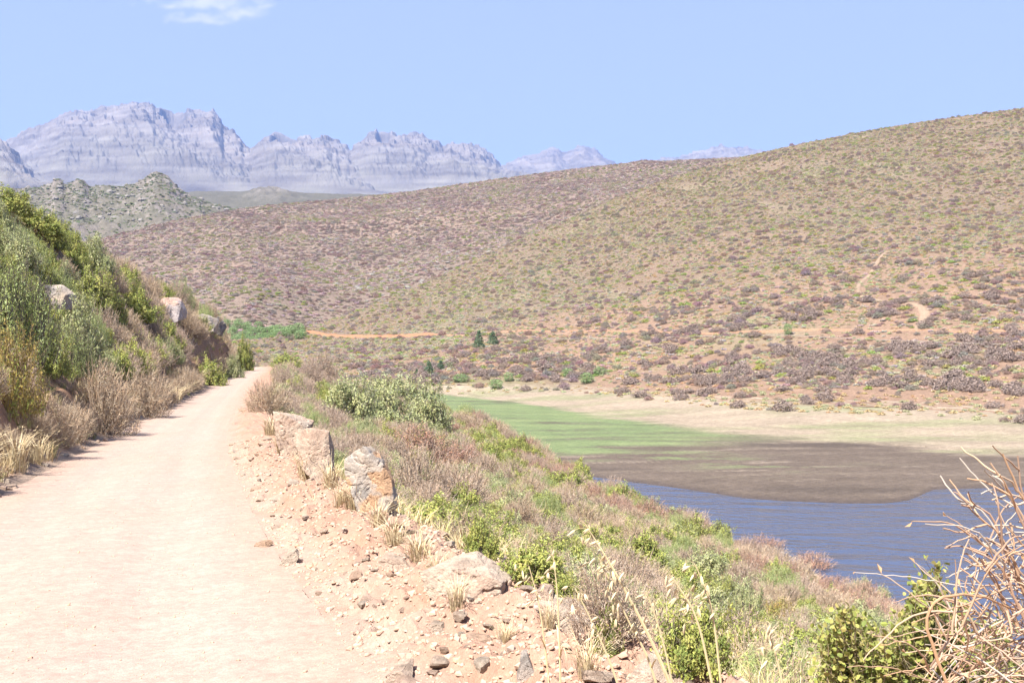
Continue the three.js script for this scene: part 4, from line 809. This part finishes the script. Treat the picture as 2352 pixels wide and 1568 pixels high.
{
  const R = rng(801);
  for (let i = 0; i < 64; i++) { const px = 506 + (i % 32) * 6.1 + (R() - .5) * 8, d = (i < 32 ? 268 : 292) + R() * 24, x = xOf(px, d), y = Math.max(valleyH(x, d), backH(x, d)), h = (14 + R() * 8) / F * d; tree('grove_tree', 2 + (i & 1), V(x, y - .2, -d), h * (1.1 + R() * .5), h, R() * 6.28, `green bushy tree in the ${i < 32 ? 'front' : 'back'} row of the grove past the road bend`, `${i < 32 ? 'front' : 'back'} row of the valley grove`); }
}
// ---------------------------------------------------------------- foreground plants
const P3 = (px, py, d) => [(px - CX) / F * d, CAM + (HY - py) / F * d, -d];
function bez(a, b, c, n = 8) { const o = []; for (let i = 0; i <= n; i++) { const t = i / n, u = 1 - t; o.push([0, 1, 2].map(k => u * u * a[k] + 2 * u * t * b[k] + t * t * c[k])); } return o; }
const oatM = mat({ vertexColors: true, roughness: .8 });
function oat(seed, tip, mid, bottom, d, label, n = 15, thick = 1) {
  const R = rng(seed), o = new THREE.Group();
  const T = P3(...tip, d), M = P3(...mid, d), B = P3(...bottom, d);
  // carry the stalk on down to the ground
  const g = H(B[0] + (B[0] - M[0]) * .8, d) - .02, k = (B[1] - g) / Math.max(.05, M[1] - B[1]), root = [B[0] + (B[0] - M[0]) * Math.min(2.2, k) * .7, g, B[2]];
  const cv = new THREE.CatmullRomCurve3([root, B, M, T].map(p => V(p[0] - root[0], p[1] - root[1], p[2] - root[2]))), P = cv.getPoints(26).map(p => [p.x, p.y, p.z]);
  const st = new Geo(); st.stick(P, .0055 * thick, .0020, [.5, .41, .235], 6);
  const sm = new THREE.Mesh(st.build(), oatM); sm.name = 'stalk'; o.add(sm);
  const L = T[1] - root[1];
  for (let i = 0; i < n; i++) {
    const u = 1 - Math.pow(i / n, 1.1) * .42, p = cv.getPoint(u), a = R() * 6.283, out = .015 + R() * .035, e = [p.x + Math.cos(a) * out - .012, p.y + (R() - .3) * .02, p.z + Math.sin(a) * out], sp = new Geo();
    sp.stick(bez([p.x, p.y, p.z], [(p.x + e[0]) / 2, p.y + .015, (p.z + e[2]) / 2], e, 4), .0007, .0005, [.55, .44, .25]);
    const dn = nrm([-.75 + R() * .9, -.75 + R() * .5, (R() - .5) * .9]), len = .030 + R() * .012, w0 = nrm(crs(dn, rv(R))), w1 = crs(dn, w0), col = J(R, [.5, .42, .26], .12);
    for (const [sx, sg] of [[w0, 1], [w0, -1]]) {   // two papery glumes that part towards the tip
      const r = .0042, N = 5, rows = [];
      for (let q = 0; q <= 5; q++) { const t = q / 5, f = Math.sin(Math.PI * Math.pow(t, .75)) * r + .0003, c = [0, 1, 2].map(j => e[j] + dn[j] * len * t + sx[j] * sg * (t * .0045)), ring = []; for (let m = 0; m < N; m++) { const b = m / N * 6.283; ring.push([0, 1, 2].map(j => c[j] + w0[j] * Math.cos(b) * f + w1[j] * Math.sin(b) * f)); } rows.push(ring); }
      for (let q = 0; q < 5; q++) for (let m = 0; m < N; m++) sp.quad(rows[q][m], rows[q][(m + 1) % N], rows[q + 1][(m + 1) % N], rows[q + 1][m], col);
    }
    const s = new THREE.Mesh(sp.build(), oatM); s.name = 'spikelet'; o.add(s);
  }
  // a dry leaf or two low on the stalk
  for (let i = 0; i < 2; i++) { const u = .12 + R() * .2, p = cv.getPoint(u), a = R() * 6.283, lf = new Geo(), l = .12 + R() * .1, q = bez([p.x, p.y, p.z], [p.x + Math.cos(a) * l * .5, p.y + l * .7, p.z + Math.sin(a) * l * .5], [p.x + Math.cos(a) * l, p.y + l * .2, p.z + Math.sin(a) * l], 6); for (let m = 0; m < 6; m++) { const w = .004 * (1 - m / 6), w2 = .004 * (1 - (m + 1) / 6), sx = -Math.sin(a), sz = Math.cos(a); lf.quad([q[m][0] - sx * w, q[m][1], q[m][2] - sz * w], [q[m][0] + sx * w, q[m][1], q[m][2] + sz * w], [q[m + 1][0] + sx * w2, q[m + 1][1], q[m + 1][2] + sz * w2], [q[m + 1][0] - sx * w2, q[m + 1][1], q[m + 1][2] - sz * w2], [.55, .45, .25]); } const s = new THREE.Mesh(lf.build(), oatM); s.name = 'blade'; o.add(s); }
  o.position.set(...root);
  put(o, 'wild_oat', label, 'grass', 'wild oat stalks in front');
}
oat(1, [1345, 1204], [1425, 1335], [1523, 1531], 3.5, 'thickest tall oat stalk leaning left, its head highest of all', 17, 1.7);
oat(2, [1378, 1285], [1446, 1430], [1493, 1523], 3.6, 'oat stalk with a dense drooping head just left of the thickest one', 20, 1.1);
oat(3, [1490, 1370], [1520, 1461], [1544, 1566], 3.7, 'short oat stalk between the thickest stalk and the right-hand pair', 8);
oat(4, [1545, 1326], [1596, 1410], [1636, 1568], 3.5, 'left stalk of the right-hand oat pair', 15, 1.2);
oat(5, [1598, 1297], [1632, 1385], [1657, 1568], 3.6, 'right stalk of the right-hand oat pair, nearly upright', 12, 1.1);
oat(6, [1322, 1352], [1375, 1460], [1418, 1568], 3.6, 'oat stalk crossing in front of the overhanging pale slab', 10);
oat(7, [1270, 1270], [1280, 1360], [1284, 1442], 4.3, 'thin upright oat stalk over the cream slab', 10);
oat(8, [1760, 1430], [1782, 1500], [1798, 1568], 3.4, 'low oat stalk farthest right, near the leafy bush', 10);
oat(9, [916, 1135], [955, 1200], [985, 1290], 8.2, 'oat stalk rising just right of the pointed boulder', 18);
oat(10, [1215, 1300], [1236, 1380], [1250, 1470], 4.4, 'faint oat stalk over the right end of the cream slab', 9);
oat(11, [690, 1060], [705, 1110], [722, 1150], 14, 'oat stalk in front of the hollow pink slab', 10);
// straw tufts on the lip of the road
shrubAt('straw', 700, 1098, 70, 80, 'thin straw grass in front of the hollow pink slab');
shrubAt('straw', 815, 1172, 90, 90, 'pale straw grass at the left foot of the pointed boulder');
shrubAt('straw', 905, 1250, 90, 80, 'straw tuft halfway between the pointed boulder and the cream slab');
shrubAt('straw', 960, 1290, 100, 90, 'straw tuft at the upper end of the cream slab');
shrubAt('straw', 1050, 1395, 80, 90, 'sparse straw tuft growing from the front of the cream slab');
shrubAt('straw', 620, 1000, 60, 60, 'straw tuft between the track and the farthest slab');
shrubAt('straw', 1350, 1555, 110, 120, 'bent straw grass under the end of the pale slab');
shrubAt('straw', 1160, 1480, 60, 60, 'wispy straw tuft in the middle of the lip');
shrubAt('straw', 648, 1040, 60, 66, 'wispy straw tuft at the left end of the farthest slab');
shrubAt('straw', 760, 1120, 80, 84, 'straw tuft between the upright slab and the pointed boulder');
shrubAt('straw', 780, 1165, 60, 66, 'low straw tuft on the track side of the pointed boulder');
shrubAt('straw', 870, 1205, 80, 70, 'straw tuft right under the pointed boulder');
shrubAt('straw', 1000, 1340, 70, 80, 'straw tuft at the left end of the cream slab');
shrubAt('straw', 1260, 1450, 70, 90, 'straw tuft below the overhanging pale slab');
// leafy bush on the right, with small oval leaves on upright shoots
function shootBush(name, label, seed, base, lobes, d, L, W, cols) {
  const R = rng(seed), st = new Geo(), fo = new Geo(), o = new THREE.Group(), B = base;
  for (const [px, py, wpx, n, dz] of lobes) for (let i = 0; i < n; i++) {
    const dd = d + dz + (R() - .5) * .55, e = R() * R() * 1.0, tp = P3(px + (R() - .5) * wpx * (.25 + e * 1.1), py + e * 240 + R() * 25, dd), T = [tp[0] - B[0], tp[1] - B[1], tp[2] - B[2]];
    const s = [(R() - .5) * .15, 0, (R() - .5) * .15], m = [T[0] * .62 + (R() - .5) * .12, T[1] * .5, T[2] * .62 + (R() - .5) * .12], P = bez(s, m, T, 10);
    st.stick(P, .0045, .0012, J(R, [.28, .22, .15], .2), 5);
    const len = Math.hypot(...T), k = Math.floor(len * .75 / .0115);
    for (let q = 0; q < k; q++) {
      const t = 1 - (q / k) * .75, f = t * 10, a = Math.min(9, Math.floor(f)), u = f - a, p = [0, 1, 2].map(j => mix(P[a][j], P[a + 1][j], u)), dir = nrm([0, 1, 2].map(j => P[a + 1][j] - P[a][j]));
      const nl = R() < .35 ? 2 : 1;
      for (let z = 0; z < nl; z++) {
        const sr = rv(R), off = R() < .45 ? .05 : 0, pp = [p[0] + sr[0] * off, p[1] + sr[1] * off, p[2] + sr[2] * off]; if (off) fo.stick([p, pp], .0009, .0006, [.3, .24, .14]);
        const r2 = rv(R), ld = nrm([dir[0] * .5 + r2[0], dir[1] * .5 + r2[1] + .2, dir[2] * .5 + r2[2]]), w = nrm(crs(ld, rv(R))), nx = crs(ld, w), col = J(R, cols[Math.floor(R() * cols.length)], .16), ll = L * (.6 + R() * .6), ww = W * (.7 + R() * .5);
        // an oval blade in two folded halves
        const at_ = (t2, s2) => [0, 1, 2].map(j => pp[j] + ld[j] * ll * t2 + w[j] * ww * .5 * s2 + nx[j] * Math.abs(s2) * ww * .14);
        for (const sg of [-1, 1]) { fo.tri(at_(0, 0), at_(.3, sg * .9), at_(.55, 0), col); fo.tri(at_(.3, sg * .9), at_(.72, sg * .85), at_(.55, 0), col); fo.tri(at_(.72, sg * .85), at_(1, 0), at_(.55, 0), col); }
      }
    }
  }
  const s = new THREE.Mesh(st.build(), stemM), f = new THREE.Mesh(fo.build(), leafM); s.name = 'stem'; f.name = 'foliage'; o.add(s, f); o.position.set(...B); put(o, name, label, 'bush');
}
const GLOSS = BR(1.35, [[.20, .22, .05], [.25, .255, .07], [.15, .18, .045], [.28, .25, .08]]);
shootBush('leafy_bush', 'leafy bush with small oval yellow-green leaves, left of the tangled twigs', 901, [xOf(1990, 3.9), H(xOf(1990, 3.9), 3.9), -3.9], [[1950, 1390, 150, 60, 0], [1905, 1435, 120, 36, .1], [2020, 1440, 180, 56, 0]], 3.9, .026, .019, GLOSS);
shootBush('leafy_bush', 'taller leafy bush with oval leaves rising behind the tangled twigs', 902, [xOf(2160, 3.9), H(xOf(2160, 3.9), 3.9), -3.9], [[2150, 1285, 60, 18, 0], [2120, 1320, 130, 50, 0], [2190, 1370, 200, 50, .15], [2290, 1410, 160, 36, 0], [2090, 1410, 160, 56, 0]], 3.9, .026, .019, GLOSS);
{ // tangle of bare orange-brown twigs
  const R = rng(911), d = 2.3, B = [xOf(2430, d), H(xOf(2430, d), d), -d], st = new Geo(), tw = new Geo(), dl = new Geo(), o = new THREE.Group();
  const rel = p => [p[0] - B[0], p[1] - B[1], p[2] - B[2]];
  const TW = [[.38, .25, .155], [.42, .29, .19], [.32, .215, .15], [.35, .31, .26], [.45, .33, .22]];
  const path = (pts, r0, r1, c, g = tw) => { const cv = new THREE.CatmullRomCurve3(pts.map(p => V(...p))), Q = cv.getPoints(14).map((p, i) => [p.x + noise(p.x * 40, p.y * 40, p.z * 40) * .004, p.y + noise(p.y * 40, p.z * 40, p.x * 40) * .004, p.z]); g.stick(Q, r0, r1, c, 6); return Q; };
  const arms = [[2304, 1043, 2340, 1120], [2276, 1064, 2330, 1150], [2209, 1159, 2270, 1176], [2251, 1188, 2300, 1230], [2268, 1235, 2320, 1270], [2236, 1265, 2300, 1300], [2222, 1271, 2290, 1340], [2207, 1303, 2280, 1370], [2340, 1048, 2352, 1140], [2180, 1380, 2270, 1420], [2150, 1480, 2250, 1500], [2310, 1110, 2345, 1190]];
  arms.forEach(([x, y, mx, my], i) => {
    const dd = d + (R() - .5) * .3, c = J(R, TW[i % 3], .1), pts = [[0, -.02, 0], rel(P3(2440 + R() * 30, 1800, dd)), rel(P3(2400 + R() * 40, 1500 + R() * 60, dd)), rel(P3(mx + 40, my + 90, dd)), rel(P3(mx, my, dd)), rel(P3(x, y, dd))];
    const Q = path(pts, .0042, .0019, c, st);
    for (let k = 0; k < 6; k++) { const a = Q[6 + Math.floor(R() * 8)], l = .05 + R() * .10, r = rv(R), e = [a[0] - l * (.4 + R() * .4), a[1] + l * (R() * .9 - .1), a[2] + r[2] * l * .6]; path([a, [(a[0] + e[0]) / 2 + r[0] * .015, (a[1] + e[1]) / 2 + r[1] * .015, (a[2] + e[2]) / 2], e], .0024, .0015, J(R, TW[Math.floor(R() * 5)], .12)); }
  });
  path([P3(2190, 1600, 2.0), P3(2150, 1500, 2.0), P3(2131, 1430, 2.0), P3(2150, 1385, 2.0), P3(2200, 1368, 2.05), P3(2255, 1370, 2.1), P3(2330, 1400, 2.2)].map(rel), .0034, .0024, [.4, .25, .14], st);
  for (let i = 0; i < 210; i++) {
    const y = 1180 + Math.pow(R(), .55) * 430, x0 = mix(2290, 2120, (y - 1180) / 400), x = x0 + R() * (2480 - x0), dd = d + (R() - .4) * .7, a = rel(P3(x, y, dd)), an = R() * 6.283, l = .09 + R() * .2, e = [a[0] + Math.cos(an) * l, a[1] + Math.sin(an) * l * .8 + .02, a[2] + (R() - .5) * l], m = [(a[0] + e[0]) / 2 + (R() - .5) * .06, (a[1] + e[1]) / 2 + (R() - .3) * .06, (a[2] + e[2]) / 2 + (R() - .5) * .05];
    path([a, m, e], 0.0017 + R() * .0012, .0010, J(R, TW[Math.floor(R() * 5)], .15));
    if (R() < .3) { const q = rv(R); dl.leaf(e, nrm(q), nrm(crs(q, rv(R))), .022, .009, .4, J(R, [.45, .28, .15], .2)); }
  }
  const a = new THREE.Mesh(st.build(), stemM), b = new THREE.Mesh(tw.build(), stemM), c = new THREE.Mesh(dl.build(), stemM); a.name = 'branch'; b.name = 'twig'; c.name = 'foliage'; c.userData.label = 'withered brown leaves'; o.add(a, b, c); o.position.set(...B);
  put(o, 'dead_bush', 'tangled dead bush of bare orange-brown twigs at the right picture edge', 'bush');
}
renderer.render(scene, camera);
